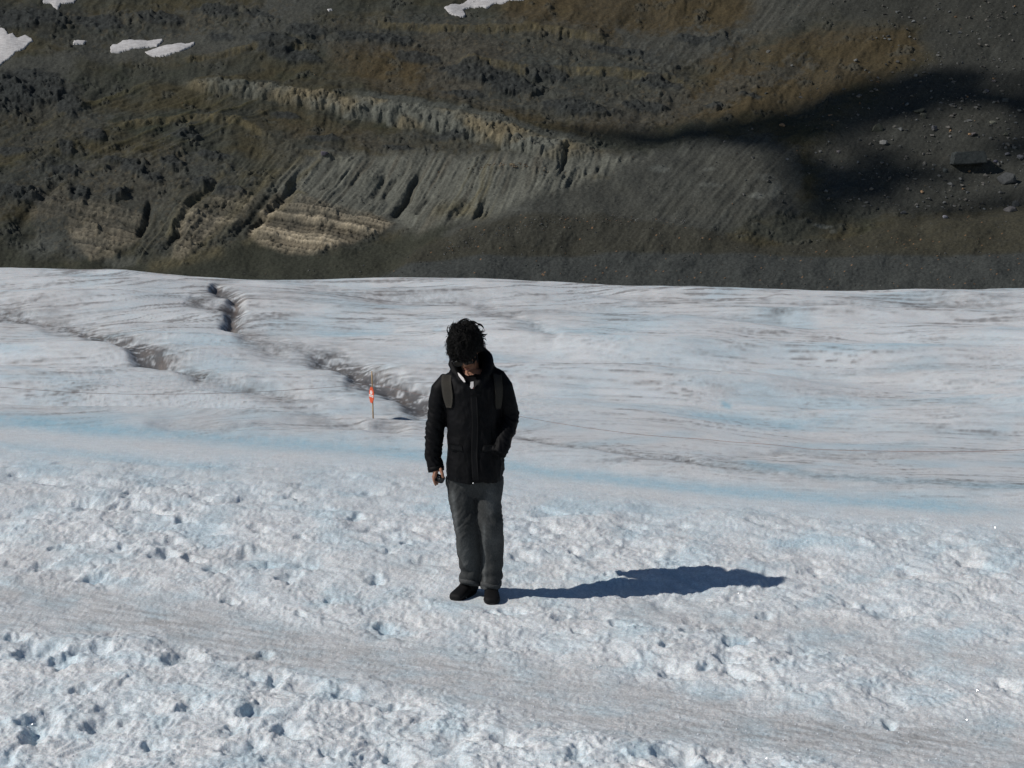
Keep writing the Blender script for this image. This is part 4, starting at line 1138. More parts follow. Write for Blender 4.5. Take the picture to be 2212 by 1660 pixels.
def hand_fingers():
    out = []
    palm = [W(945, 1000, -0.02), W(943, 1010, -0.03), W(941, 1020, -0.035), W(940, 1028, -0.035)]
    out.append(tube(palm, [(0.028, 0.020), (0.036, 0.019), (0.042, 0.017), (0.040, 0.014)], 14))
    # four fingers: the first runs straight down the outside, the others bend round the held thing
    out.append(tube([W(938, 1024, -0.062), W(938.5, 1033, -0.068), W(940.5, 1040, -0.066), W(943, 1045.5, -0.060)], [0.0098, 0.0088, 0.0078, 0.0062], 10))
    out.append(tube([W(937, 1025, -0.042), W(938, 1034, -0.045), W(942, 1042, -0.040), W(947, 1044.5, -0.034)], [0.0100, 0.0092, 0.0082, 0.0066], 10))
    out.append(tube([W(938, 1025, -0.022), W(939, 1034, -0.022), W(944, 1040.5, -0.016), W(950, 1042, -0.012)], [0.0098, 0.0090, 0.0080, 0.0064], 10))
    out.append(tube([W(940, 1024, -0.004), W(941, 1031, -0.001), W(946, 1037, 0.003), W(951, 1038, 0.006)], [0.0088, 0.0080, 0.0070, 0.0056], 10))
    # thumb leaves the side of the palm near the wrist
    out.append(tube([W(948, 1006, -0.040), W(953.5, 1012, -0.062), W(957, 1020, -0.074), W(958.5, 1028.5, -0.074)], [0.0135, 0.0120, 0.0105, 0.0082], 10))
    return out

parts = [head_geo()]
parts += [ball(Hd((s * 0.074, 0.012, -0.012)), (0.008, 0.017, 0.030), HR, 2) for s in (-1, 1)]          # ears
parts.append(tube([W(1019, 812, 0.03), W(1016, 795, 0.02), W(1013, 778, 0.0)], [0.062, 0.056, 0.056], 16))
parts.append(loft([ring(W(1024, y_, 0.01), np.array([hw, 0, 0]), np.array([0, d_, 0]), 20) for y_, hw, d_ in
                   ((1056, 0.07, 0.05), (1040, 0.120, 0.08), (1000, 0.140, 0.10), (950, 0.135, 0.10), (900, 0.145, 0.105), (850, 0.165, 0.11), (822, 0.165, 0.10), (806, 0.11, 0.075), (797, 0.055, 0.05))]))
parts.append(tube([W(958, 828), W(950, 860), W(945, 905), W(940, 935), W(940, 970), W(944, 1003, -0.02)], [0.048, 0.045, 0.040, 0.040, 0.034, 0.026], 12))
parts.append(tube([W(1076, 825), W(1092, 860), W(1098, 900, 0.02), W(1090, 930, -0.04), W(1080, 958, -0.06), W(1072, 975, -0.06)], [0.048, 0.045, 0.040, 0.034, 0.028, 0.028], 12))
parts.append(tube([W(1072, 975, -0.06), W(1060, 990, -0.065)], [(0.036, 0.020), (0.026, 0.018)], 10))
parts.append(tube([W(1001, 1055), W(1004, 1120), W(1009, 1150), W(1013, 1190, 0.04), W(1014, 1250, 0.09), W(1012, 1262, 0.10)], [0.078, 0.058, 0.055, 0.042, 0.034, 0.034], 14))
parts.append(tube([W(1055, 1055), W(1057, 1110, -0.02), W(1061, 1145, -0.03), W(1063, 1190, 0.02), W(1061, 1225, 0.05), W(1061, 1262, 0.07)], [0.075, 0.050, 0.042, 0.034, 0.034, 0.034], 14))
parts += hand_fingers()
V, N, Q = remeshed(parts, 0.0042, 2)
body = py_mesh('body', V, Q, skin, person)

# ------------------------------------------------------------------ jacket
tors = [  # row, centre col, half width px, depth half m, dy
    (1036, 1025, 60, 0.150, 0.0), (1020, 1026, 62.5, 0.158, 0.0), (1000, 1028, 63, 0.158, 0.0), (975, 1027, 61, 0.154, 0), (945, 1025, 59, 0.150, 0), (915, 1023, 58, 0.148, 0),
    (880, 1022, 60, 0.148, 0), (850, 1021, 64, 0.145, 0), (832, 1020, 68, 0.136, 0.0), (816, 1019, 62, 0.122, 0.005), (805, 1020, 52, 0.088, 0.03), (795, 1020, 42, 0.055, 0.06), (786, 1018, 34, 0.040, 0.075)]
jp = [loft([ring(W(c, r, dy), np.array([hw * PXM, 0, 0]), np.array([0, d_, 0]), 36, 2.3) for r, c, hw, d_, dy in tors])]
jp.append(tube([W(984, 812), W(966, 822), W(952, 842), W(946, 870), W(943.5, 900), W(940, 925), W(938, 945), W(937, 965), W(935.5, 985), W(940, 1004, -0.015), W(943, 1016, -0.025)],
               [0.040, 0.054, 0.063, 0.061, 0.059, 0.062, 0.060, 0.056, 0.054, 0.053, 0.047], 24))
jp.append(tube([W(1056, 808), W(1074, 815), W(1086, 836), W(1095, 868), W(1101, 893, 0.015), W(1099, 912, 0.0), W(1093, 932, -0.05), W(1086, 952, -0.09), W(1077, 974, -0.125)],
               [0.042, 0.056, 0.064, 0.061, 0.062, 0.062, 0.058, 0.054, 0.050], 24))
hood = [W(1019, 834, -0.128), W(998, 817, -0.112), W(983, 802, -0.070), W(977, 786, -0.03), W(980, 774, 0.04), W(996, 766, 0.095), W(1016, 763, 0.115), W(1036, 764, 0.095), W(1050, 773, 0.03),
        W(1054, 790, -0.03), W(1048, 808, -0.085), W(1036, 824, -0.112), W(1029, 838, -0.128)]
jp.append(tube(hood, [0.016, 0.024, 0.029, 0.031, 0.034, 0.040, 0.043, 0.042, 0.040, 0.040, 0.034, 0.026, 0.016], 16))
jp.append(tube([W(1052, 786, 0.0), W(1062, 800, 0.0), W(1074, 812, 0.0)], [0.040, 0.034, 0.045], 14))
jp.append(ball(W(1028, 778, 0.085), (0.085, 0.040, 0.055)))
jp.append(tube([W(1046, 772, 0.05), W(1054, 782, 0.03), W(1058, 800, 0.02)], [0.036, 0.036, 0.03], 14))
V, N, Q = remeshed(jp, 0.0062, 9)
zr = (V[:, 2]); xr = V[:, 0]
pxv = CX + xr * F / PY0; pyv = HY + (CZ - zr) * F / PY0
arml = sstep(962, 955, pxv); armr = sstep(1082, 1090, pxv - 0.15 * np.clip(930 - pyv, 0, 60) * 0)
arm = np.maximum(arml, armr)
wr = 0.0125 * (ridged(xr / 0.10 + V[:, 1] / 0.2, zr / 0.26 + xr * 1.5, 3, 601) - 0.62)
wr_arm = 0.0115 * (ridged(xr / 0.16 + V[:, 1] / 0.25, zr / 0.055 + 2.0 * xr / 0.15, 3, 605) - 0.60) * sstep(850, 900, pyv)
wr_fine = 0.002 * fbm(xr / 0.03 + V[:, 1] / 0.05, zr / 0.03, 3, 607)
Vj = V + N * (wr * (1 - arm) + wr_arm * arm + wr_fine)[:, None]
# open neck: push the front between the collar halves inwards
hemm = sstep(1020, 1036, pyv) * (1 - arm)
Vj = Vj + N * (0.004 * hemm * np.sin(xr / 0.025))[:, None]
jacket = py_mesh('jacket', Vj, Q, jacket_m, person)

from mathutils.bvhtree import BVHTree
jbvh = BVHTree.FromPolygons([tuple(v) for v in Vj], Q)
def front(px_, py_, off=0.004):
    p = W(px_, py_)
    h = jbvh.ray_cast(Vector((p[0], 7.5, p[2])), Vector((0, 1, 0)))
    if h[0] is None: return None
    return np.array(h[0]) + np.array([0, -off, 0])

def ribbon(name, pts_px, half, mat, parent, off=0.006, thick=0.005, extra=None, root=ROOT):
    """strip lying on the jacket front; pts_px = centre line, half = half width px at each point"""
    L = []
    for (a, b_), h in zip(pts_px, half):
        row_ = []
        for s in (-1, -0.5, 0, 0.5, 1):
            p = front(a + s * h, b_, off); row_.append(p)
        ok_ = [i for i in range(5) if row_[i] is not None]
        if not ok_: continue
        row_ = [q if q is not None else np.array([W(a + (-1, -.5, 0, .5, 1)[i] * h, b_)[0], row_[min(ok_, key=lambda j: abs(j - i))][1] + 0.015, W(a, b_)[2]]) for i, q in enumerate(row_)]
        ymin = min(q[1] for q in row_); row_ = [np.array([q[0], max(ymin, q[1] - 0.01) if abs(q[1] - ymin) > 0.02 else q[1], q[2]]) for q in row_]
        L.append(row_)
    if extra:
        for c, hx, nrm in extra:
            L.append([np.array(c) + np.array([s * hx, 0, 0]) for s in (-1, -0.5, 0, 0.5, 1)])
    A = np.array(L); m_, k_ = A.shape[:2]
    # smooth along the length
    for _ in range(2):
        A[1:-1] = 0.25 * A[:-2] + 0.5 * A[1:-1] + 0.25 * A[2:]
    nr = np.zeros_like(A)
    du = np.gradient(A, axis=0); dv = np.gradient(A, axis=1)
    nr = np.cross(dv.reshape(-1, 3), du.reshape(-1, 3)).reshape(A.shape); nr /= np.linalg.norm(nr, axis=2, keepdims=True) + 1e-9
    if nr[0, 2, 1] > 0: nr = -nr
    out = A + nr * thick; inn = A - nr * 0.004
    Vr = np.concatenate([out.reshape(-1, 3), inn.reshape(-1, 3)]); n_ = m_ * k_
    Fl = []
    for i in range(m_ - 1):
        for j in range(k_ - 1):
            a = i * k_ + j; Fl.append((a, a + 1, a + k_ + 1, a + k_)); Fl.append((n_ + a, n_ + a + k_, n_ + a + k_ + 1, n_ + a + 1))
        for j in (0, k_ - 1):
            a = i * k_ + j; Fl.append((a, a + k_, n_ + a + k_, n_ + a))
    for j in range(k_ - 1):
        for i in (0, m_ - 1):
            a = i * k_ + j; Fl.append((a, a + 1, n_ + a + 1, n_ + a))
    return py_mesh(name, Vr, Fl, mat, parent, root=root)

rows_ = list(range(848, 1034, 6))
ribbon('placket', [(1025 + 0.015 * (r - 838) + 1.2 * math.sin(r / 23.0), r) for r in rows_], [6.5] * len(rows_), placket_m, jacket, 0.003, 0.004)
o = py_mesh('zip_pull', *ball(front(1024, 1033.5, 0.008), (0.004, 0.003, 0.006), None, 1), metal_m, jacket)
o = py_mesh('snap_button', *ball(front(1023, 832, 0.008), (0.0045, 0.003, 0.0045), None, 1), red_m, jacket)
o['label'] = 'small red button at the neck of the jacket'
o = py_mesh('snap_button', *ball(front(1069, 812, 0.004), (0.004, 0.002, 0.004), None, 1), metal_m, jacket)
# sleeve cuff
o = py_mesh('cuff', *tube([W(941.5, 1008, -0.018), W(943, 1017, -0.025)], [0.0535, 0.0505], 20), jacket_m, jacket)
# flap pockets
for a, b_, hw in ((986, 958, 13), (1058, 958, 13)):
    rws = [b_ - 5, b_, b_ + 5, b_ + 9]
    ribbon('pocket_flap', [(a + (i * 1.0 if a < 1000 else -i), r) for i, r in enumerate(rws)], [hw] * 4, placket_m, jacket, 0.001, 0.004)

# ------------------------------------------------------------------ shirt in the open neck
sh = [loft([ring(W(1016, 842, -0.095), np.array([0.045, 0, 0]), np.array([0, 0.03, 0.01]), 14), ring(W(1015, 826, -0.075), np.array([0.045, 0, 0]), np.array([0, 0.032, 0.01]), 14),
            ring(W(1015, 812, -0.035), np.array([0.058, 0, 0]), np.array([0, 0.05, 0.01]), 14), ring(W(1015, 803, 0.01), np.array([0.062, 0, 0]), np.array([0, 0.058, 0.01]), 14)])]
V, N, Q = remeshed(sh, 0.006, 1)
shirt = py_mesh('shirt', V, Q, under_m, person)
def plate(name, pts, mat, parent, depth, th=0.004):
    """small thick flap with the given outline"""
    A = [W(a, b_, d_) for (a, b_, d_) in pts]
    n_ = len(A); B = [p + np.array([0, th, 0]) for p in A]
    Fl = [tuple(range(n_)), tuple(range(2 * n_ - 1, n_ - 1, -1))] + [(i, n_ + i, n_ + (i + 1) % n_, (i + 1) % n_) for i in range(n_)]
    return py_mesh(name, np.array(A + B), Fl, mat, parent, False)
o = plate('collar_flap', [(990, 800, -0.118), (995, 803, -0.128), (1003, 811, -0.140), (1007, 819, -0.146), (1004, 820, -0.144), (997, 813, -0.134), (992, 806, -0.124)], shirt_m, shirt, 0)
o['label'] = 'white collar edge left of the chin'
o = plate('collar_flap', [(1018, 819, -0.150), (1024, 818, -0.150), (1024.5, 828, -0.152), (1022, 833, -0.153), (1019, 833, -0.153), (1016.5, 829, -0.152), (1017.5, 825, -0.151)], shirt_m, shirt, 0)
o['label'] = 'white shirt tongue in the open neck'

# ------------------------------------------------------------------ trousers
tl = [(1030, 1000, 36, .125, 0.01), (1045, 998, 34, .118, .01), (1060, 999, 31.5, .105, .005), (1080, 1000.5, 30, .098, 0), (1100, 1003, 28, .092, 0), (1120, 1006, 26.5, .088, -.005), (1138, 1008.5, 26.0, .086, 0.0), (1160, 1011, 26, .084, .01),
      (1190, 1013, 26, .082, .02), (1215, 1016, 25, .080, .03), (1240, 1018, 23, .078, .045), (1256, 1016, 22.5, .078, .05), (1270, 1014.5, 22.5, .078, .055)]
tr = [(1030, 1052, 34, .125, 0.01), (1045, 1055, 32, .118, .005), (1060, 1057, 28.5, .105, -.005), (1083, 1056, 25.5, .095, -.015), (1104, 1057.5, 26, .092, -.02), (1126, 1059, 26, .090, -.03), (1145, 1062, 24.5, .086, -.035), (1160, 1063.5, 24.2, .084, -.035),
      (1185, 1064.5, 22.5, .080, -.03), (1205, 1064.3, 21.5, .078, -.03), (1230, 1063, 21.5, .076, -.035), (1255, 1061.5, 21.5, .077, -.04), (1275, 1060, 20.5, .078, -.045)]
tp = [loft([ring(W(c, r, dy), np.array([hw * PXM, 0, 0]), np.array([0, d_ * 0.92, 0]), 26, 2.15) for r, c, hw, d_, dy in [(r_, c_, h_ + 1.6, d2_, dy_ + (0.05 if L is tl else 0.10) * float(sstep(1120, 1250, np.array(r_)))) for r_, c_, h_, d2_, dy_ in L]]) for L in (tl, tr)]
tp.append(loft([ring(W(1025, r), np.array([hw * PXM, 0, 0]), np.array([0, d_, 0]), 26, 2.3) for r, hw, d_ in ((1012, 52, .12), (1030, 56, .125), (1045, 52, .115), (1060, 44, .095), (1072, 24, .07))]))
V, N, Q = remeshed(tp, 0.0062, 2)
pxv = CX + V[:, 0] * F / PY0; pyv = HY + (CZ - V[:, 2]) * F / PY0
lowm = sstep(1190, 1262, pyv)
kn = np.exp(-((pyv - 1125) / 40)**2)
sl_ = np.where(pxv < 1034, 1.0, -0.75)
wv = 0.0070 * (ridged((pxv - 1030) / 34 + V[:, 1] * 3, (pyv + sl_ * (pxv - 1030) * 1.3) / 50, 3, 621) - 0.6)
wv += 0.0075 * kn * (ridged((pxv) / 60 + V[:, 1] * 4, (pyv + sl_ * pxv * 0.9) / 17, 2, 623) - 0.5)
wv += 0.0045 * lowm * np.sin((pyv + 0.4 * pxv + 8 * fbm(pxv / 20, pyv / 20, 2, 625)) / 4.6)
wv += 0.0015 * fbm(pxv / 6, pyv / 6, 3, 627)
Vt = V + N * wv[:, None]
tro_c = np.ones((len(V), 3)) * np.array([0.038, 0.040, 0.040])
# rubbed parts of the cloth: front of the thighs, seams, shins
f1_ = np.exp(-(((pxv - 0.10 * (pyv - 1100) - 983) / 5.0)**2)) * sstep(1040, 1070, pyv) * (1 - sstep(1140, 1165, pyv)) * 1.0
f2_ = np.exp(-(((pxv - 1062) / 12)**2) - ((pyv - 1075) / 38)**2) * 0.8
f3_ = np.exp(-(((pxv - 1000) / 18)**2) - ((pyv - 1205) / 50)**2) * 0.7
f4_ = np.exp(-(((pxv - 1046) / 3.5)**2)) * sstep(1110, 1140, pyv) * 0.9
f5_ = np.exp(-(((pxv - 1068) / 16)**2) - ((pyv - 1165) / 26)**2) * 0.5
dk_ = np.exp(-(((pxv - 1068) / 17)**2) - ((pyv - 1110) / 11)**2) * (0.6 + 0.6 * fbm(pxv / 9, pyv / 9, 2, 629)) + np.exp(-(((pxv - 1012) / 14)**2) - ((pyv - 1110) / 60)**2) * 0.55
rub = np.clip(f1_ + f2_ + f3_ + f4_ + f5_, 0, 1.2) * (V[:, 1] < PY0 + 0.02)
tro_c = tro_c * (1 + 1.3 * rub - 0.62 * np.clip(dk_, 0, 1))[:, None] * (1 + 0.25 * fbm(pxv / 14, pyv / 22, 4, 631))[:, None]
me = np_mesh('trousers', Vt - ROOT, np.array([q if len(q) == 4 else (*q, q[-1]) for q in Q]), True, np.clip(tro_c, 0.004, 1))
me.materials.append(denim_m)
trousers = link(bpy.data.objects.new('trousers', me), person)
# turned hems
hem_m = simple_mat('denim_hem', (0.050, 0.052, 0.052), 0.9, 0.35, 120, 0.5, 0.003)
for c, r, hw, d_, dy, tl_ in ((1015, 1262, 24.4, .078, .103, 8), (1060.5, 1265, 22.6, .078, .057, 3)):
    rg_ = []
    for k_, (dr, ds) in enumerate(((-4.5, -.003), (-4, .0015), (0, .0025), (4.5, .002), (5, -.001), (4.5, -.006))):
        R_2 = ring(W(c, r + dr, dy), np.array([hw * PXM + ds, 0, 0]), np.array([0, d_ + ds, 0]), 40, 2.15)
        R_2[:, 2] -= (R_2[:, 0] - W(c, r)[0]) * tl_ / 46.0 + 0.006 * np.sin(np.arange(40) / 40 * 6.283 * 3 + c)
        rg_.append(R_2)
    V, Fl = loft(rg_, False)
    py_mesh('trouser_hem', V, Fl, hem_m, trousers)

# ------------------------------------------------------------------ shoes
def shoe(cx_, cy_, gz, ang, L=0.285, w=0.105):
    """cx_, cy_ = ankle point on the ground, ang = direction of the toe from straight at the viewer, towards picture left"""
    d = np.array([-math.sin(ang), -math.cos(ang), 0]); s_ = np.array([math.cos(ang), -math.sin(ang), 0]); up = np.array([0, 0, 1.0])
    o_ = np.array([cx_, cy_, gz])
    st_ = ((-0.30, .030, .050), (-0.27, .036, .085), (-0.18, .040, .105), (-0.02, .041, .108), (0.14, .043, .092), (0.30, .047, .072), (0.46, .051, .060), (0.58, .050, .052), (0.66, .040, .044), (0.695, .022, .032))
    R_ = []
    for t, hw, h in st_:
        c = o_ + d * (t * L) + up * (0.016 + h / 2)
        R_.append(ring(c, s_ * hw, up * h / 2, 20, 2.4))
    up_parts = [loft(R_), loft([ring(o_ + d * (-.10 * L) + up * z_, s_ * a_, d * b_2, 20) for z_, a_, b_2 in ((.06, .040, .062), (.10, .039, .056), (.125, .041, .056))])]
    V, N, Q = remeshed(up_parts, 0.005, 3)
    toe = (V - o_) @ d
    V = V + N * (0.0012 * np.sin(toe / 0.006) * (toe > 0.02) * (toe < 0.10) * ((V[:, 2] - gz) > 0.06))[:, None]
    ob = py_mesh('shoe', V, Q, shoe_m, person)
    So = []
    for z_, gr in ((0.0, 0.000), (0.003, .003), (0.018, .004), (0.022, .001)):
        P = []
        for k in range(40):
            t = k / 40 * 2 * math.pi
            ln = math.cos(t); sd_ = math.sin(t)
            along = (0.195 + 0.50 * ln) * L * 1.01
            wd = (0.040 + 0.013 * (0.5 + 0.5 * ln)) + gr
            P.append(o_ + d * along + s_ * (np.sign(sd_) * abs(sd_)**0.75) * wd + up * (z_ + 0.006 * max(0, ln)**4))
        So.append(np.array(P))
    V, Fl = loft(So)
    py_mesh('sole', V, Fl, sole_m, ob, False)
    # laces
    for k in range(4):
        c = o_ + d * (0.10 + 0.055 * k) * L * 1.0 + up * (0.016 + 0.099 - 0.010 * k)
        V, Fl = tube([c - s_ * 0.022 - up * 0.006, c + up * 0.002, c + s_ * 0.022 - up * 0.006], 0.0028, 6)
        py_mesh('lace', V, Fl, shoe_m, ob)
    return ob
shoe((1012 - CX) / F * 9.05, 9.05, GZR - 0.020, math.radians(27), 0.27)
shoe((1061 - CX) / F * 8.99, 8.99, GZL - 0.018, math.radians(-3), 0.27)

# ------------------------------------------------------------------ hair
bm = bmesh.new(); bmesh.ops.create_icosphere(bm, subdivisions=5, radius=1.0)
D = np.array([v.co[:] for v in bm.verts]); F_ = np.array([[v.index for v in f.verts] for f in bm.faces]); bm.free()
x, y, z = D.T
def hair_mask(x, y, z):
    line = -0.30 + 0.62 * sstep(0.05, -0.75, y) + 0.05 * np.abs(x) - 0.30 * sstep(0.2, 0.8, y)
    fringe = 0.30 * sstep(-0.35, -0.8, y) * sstep(-0.75, 0.35, x)      # hair falls lower over his left side
    return sstep(-0.05, 0.10, z - line + fringe)
hm = hair_mask(x, y, z)
thick = (0.030 + 0.034 * sstep(0.0, 0.9, z) + 0.010 * sstep(-0.2, -0.9, y) * sstep(0, .5, z)) * (1 + 0.5 * fbm(x * 2.6 + z, y * 2.6 - z, 3, 641)) * (1 - 0.62 * sstep(0.0, -0.75, x) + 0.25 * sstep(0.1, 0.7, x) * sstep(-0.2, 0.4, z))
base = D * np.array([0.074, 0.094, 0.112]) + np.array([0, 0.004, 0.0])
cap = base * 0.93 * (1 - hm[:, None]) + (base + D * thick[:, None]) * hm[:, None]
capw = (cap @ HR.T) + HC
parts_h = [(capw, [tuple(f) for f in F_])]
hr = random.Random(5)
SV = []; SF = []; soff = 0
gn = np.random.RandomState(3)
def strand(p0, dirs, r0, n=4):
    """tapered curved lock through a list of points"""
    global soff
    pts = [p0]
    for d in dirs: pts.append(pts[-1] + d)
    m_ = len(pts)
    R_ = [r0 * (1 - (i / (m_ - 1))**1.6) + 0.0004 for i in range(m_)]
    V, Fl = tube(pts, R_, n)
    SV.append(V); SF.extend([tuple(i + soff for i in f) for f in Fl]); soff += len(V)
from mathutils.kdtree import KDTree
kd = KDTree(len(D))
for i_, d_ in enumerate(D): kd.insert(d_, i_)
kd.balance()
def cap_r(v):
    r3 = kd.find_n(tuple(v), 3)
    w3 = np.array([1 / (q[2] + 1e-4) for q in r3]); w3 /= w3.sum()
    return float(sum(thick[q[1]] * w for q, w in zip(r3, w3))), float(sum(hm[q[1]] * w for q, w in zip(r3, w3)))
def on_cap(v, lift):
    th, m_ = cap_r(v)
    b0 = v * np.array([0.074, 0.094, 0.112]) + np.array([0, 0.004, 0])
    return b0 + v * (th * max(m_, 0.25) + lift)
count = 0
while count < 3200:
    v = gn.normal(size=3); v /= np.linalg.norm(v)
    if hair_mask(v[0:1], v[1:2], v[2:3])[0] < 0.6: continue
    count += 1
    # locks run away from the whorl at the back of the crown, tousled
    whorl = np.array([0.15, 0.45, 0.88])
    d = v - whorl; d -= v * d.dot(v); d /= np.linalg.norm(d) + 1e-6
    t_ = gn.normal(size=3); t_ -= v * t_.dot(v); t_ /= np.linalg.norm(t_)
    d = d * 0.8 + t_ * 0.75 + np.array([0.25, 0, 0]); d -= v * d.dot(v); d /= np.linalg.norm(d)
    n_ = 12; L = hr.uniform(0.35, 0.85); w_amp = hr.uniform(0.10, 0.30); w_f = hr.uniform(0.2, 0.55); ph = hr.uniform(0, 6.28)
    wild = hr.random()**4; tip = hr.choice((0, 0.012))
    P_ = []
    for q in range(n_ + 1):
        u = q / n_
        side = np.cross(v, d)
        a_l = L * u
        vv = v * math.cos(a_l) + d * math.sin(a_l) + side * (w_amp * u * math.sin(ph + w_f * q))
        vv /= np.linalg.norm(vv)
        if vv[2] < -0.25 or cap_r(vv)[1] < 0.15: break
        P_.append(on_cap(vv, -0.006 + 0.012 * math.sin(math.pi * min(u * 1.1, 1)) + 0.004 * math.sin(ph + q) + wild * 0.040 * u * u + tip * u * u))
    if len(P_) < 4: continue
    P_ = np.array([Hd(p) for p in P_])
    strand(P_[0], list(np.diff(P_, axis=0)), hr.uniform(0.0010, 0.0032), 4)
# flying locks seen against the ice
def lock(pp, r0=0.0035):
    P = [W(*q) for q in pp]
    # refine with a smooth curve
    P = np.array(P); t = np.linspace(0, len(P) - 1, 12); out = []
    for u in t:
        i = min(int(u), len(P) - 2); f = u - i
        p0, p1, p2, p3 = P[max(i - 1, 0)], P[i], P[i + 1], P[min(i + 2, len(P) - 1)]
        out.append(0.5 * ((2 * p1) + (-p0 + p2) * f + (2 * p0 - 5 * p1 + 4 * p2 - p3) * f * f + (-p0 + 3 * p1 - 3 * p2 + p3) * f**3))
    out = np.array(out); strand(out[0], list(np.diff(out, axis=0)), r0, 6)
def zc(a, b_): return (1760 + a * 200 / 1660) * .54875, (1240 + b_ * 200 / 1660) * .54875
for pts, r0 in (([(300, 330), (420, 200), (560, 130), (660, 115), (730, 140)], .0055), ([(330, 300), (500, 170), (620, 140), (700, 170)], .006), ([(230, 430), (170, 380), (175, 300), (210, 255), (250, 238)], .0050),
                ([(140, 560), (60, 575), (10, 530), (10, 430), (50, 350), (90, 335)], .0050), ([(60, 640), (30, 600), (10, 540)], .004), ([(120, 470), (60, 400), (30, 440)], .002),
                ([(150, 700), (60, 720), (20, 700)], .005), ([(120, 900), (40, 940), (0, 925)], .006), ([(160, 1160), (90, 1210), (60, 1190)], .006),
                ([(1100, 560), (1200, 520), (1220, 450)], .0035), ([(1120, 620), (1230, 640), (1330, 610)], .0065), ([(1120, 660), (1220, 690), (1290, 640)], .004), ([(1100, 760), (1200, 765), (1260, 800), (1275, 835)], .0038),
                ([(1080, 540), (1160, 500), (1180, 420)], .003), ([(1120, 700), (1190, 720), (1230, 690)], .003), ([(1100, 590), (1190, 560), (1260, 500)], .002), ([(1000, 300), (1100, 320), (1180, 400), (1190, 450)], .008),
                ([(760, 230), (860, 225), (960, 260), (1050, 320)], .010), ([(1100, 950), (1140, 1000), (1130, 1060)], .004), ([(560, 1200), (640, 1350), (700, 1480), (690, 1560)], .009), ([(700, 1200), (780, 1380), (820, 1500)], .010),
                ([(420, 1180), (440, 1280), (480, 1400), (520, 1470)], .008), ([(850, 1250), (900, 1400), (900, 1560)], .010), ([(300, 1150), (250, 1220), (225, 1290)], .006), ([(340, 1180), (330, 1290), (370, 1390)], .006),
                ([(640, 1250), (620, 1400), (650, 1500)], .007), ([(950, 1200), (1000, 1380), (990, 1500)], .009)):
    dyl = -0.02 if pts[0][1] < 1100 else -0.125
    lock([(*zc(*q), dyl - (0.012 * k if dyl < -0.1 else 0)) for k, q in enumerate(pts)], r0)
parts_h.append((np.concatenate(SV), SF))
V, Fl = merge(parts_h)
py_mesh('hair', V, Fl, hair_m, person)

# ------------------------------------------------------------------ sunglasses
sg = empty('sunglasses', tuple(Vector(Hd((0, -0.10, 0.004))) - Vector(ROOT))); sg.parent = person
SGR = np.array(ROOT) + np.array(sg.location)
def hpoly(cx_, cz_, a, b_, y0, n=28, curve=1.6):
    t = np.linspace(0, 2 * np.pi, n, endpoint=False)
    u = np.sign(np.cos(t)) * np.abs(np.cos(t))**0.75; v = np.sign(np.sin(t)) * np.abs(np.sin(t))**0.75
    X = cx_ + a * u; Z = cz_ + b_ * v
    return np.stack([X, y0 + curve * X * X, Z], -1)
for s in (-1, 1):
    O = hpoly(s * 0.034, -0.002, 0.0275, 0.019, -0.106)
    R1 = O @ HR.T + HC
    R2 = (O + np.array([0, 0.003, 0])) @ HR.T + HC
    V, Fl = loft([R1, R2]); py_mesh('lens', V, Fl, glass_m, sg, False, SGR)
    V, Fl = tube([*(O @ HR.T + HC), (O[0] @ HR.T + HC)], 0.0030, 6); py_mesh('rim', V, Fl, frame_m, sg, True, SGR)
    V, Fl = tube([Hd((s * 0.061, -0.098, 0.008)), Hd((s * 0.074, -0.080, 0.009)), Hd((s * 0.079, -0.02, 0.006)), Hd((s * 0.078, 0.012, 0.0))], 0.0028, 6)
    py_mesh('temple', V, Fl, frame_m, sg, True, SGR)
V, Fl = tube([Hd((-0.008, -0.107, 0.003)), Hd((0, -0.109, 0.006)), Hd((0.008, -0.107, 0.003))], 0.0028, 6); py_mesh('bridge', V, Fl, frame_m, sg, True, SGR)
# lips
V, Fl = tube([Hd((-0.019, -0.0935, -0.0620)), Hd((-0.008, -0.1005, -0.0600)), Hd((0, -0.1012, -0.0608)), Hd((0.008, -0.1005, -0.0600)), Hd((0.019, -0.0935, -0.0620))], [.001, .0028, .003, .0028, .001], 8)
V2, Fl2 = tube([Hd((-0.017, -0.0930, -0.0650)), Hd((-0.007, -0.1000, -0.0680)), Hd((0.007, -0.1000, -0.0680)), Hd((0.017, -0.0930, -0.0650))], [.001, .0034, .0034, .001], 8)
V, Fl = merge([(V, Fl), (V2, Fl2)]); py_mesh('lips', V, Fl, lip_m, person)

# ------------------------------------------------------------------ backpack
bp = empty('backpack', tuple(W(1022, 960, 0.2)))
tag(bp, "dark backpack worn on the person's back, olive straps over both shoulders", 'backpack')
BPR = np.array(bp.location)
V, N, Q = remeshed([loft([ring(W(1022, r, 0.235 if r > 830 else 0.2), np.array([hw * PXM, 0, 0]), np.array([0, d_, 0]), 28, 3.2) for r, hw, d_ in
                          ((985, 30, .05), (978, 42, .08), (950, 45, .095), (900, 45, .095), (850, 42, .085), (826, 36, .065), (816, 24, .04))])], 0.008, 3)
py_mesh('pack_bag', V, Q, bag_m, bp, True, BPR)
def over(px_, py_top):
    """points that carry a strap over the shoulder to the back"""
    out = []
    for dy in (-0.03, 0.02, 0.07, 0.11):
        p = W(px_, 700, dy)
        h = jbvh.ray_cast(Vector((p[0], p[1], 1.9)), Vector((0, 0, -1)))
        if h[0]: out.append((np.array(h[0]) + np.array([0, 0, 0.006]), 0.030, None))
    out.append((W(px_ + (5 if px_ < 1020 else -5), 850, 0.165), 0.028, None))
    return out
rws = list(range(876, 813, -5))
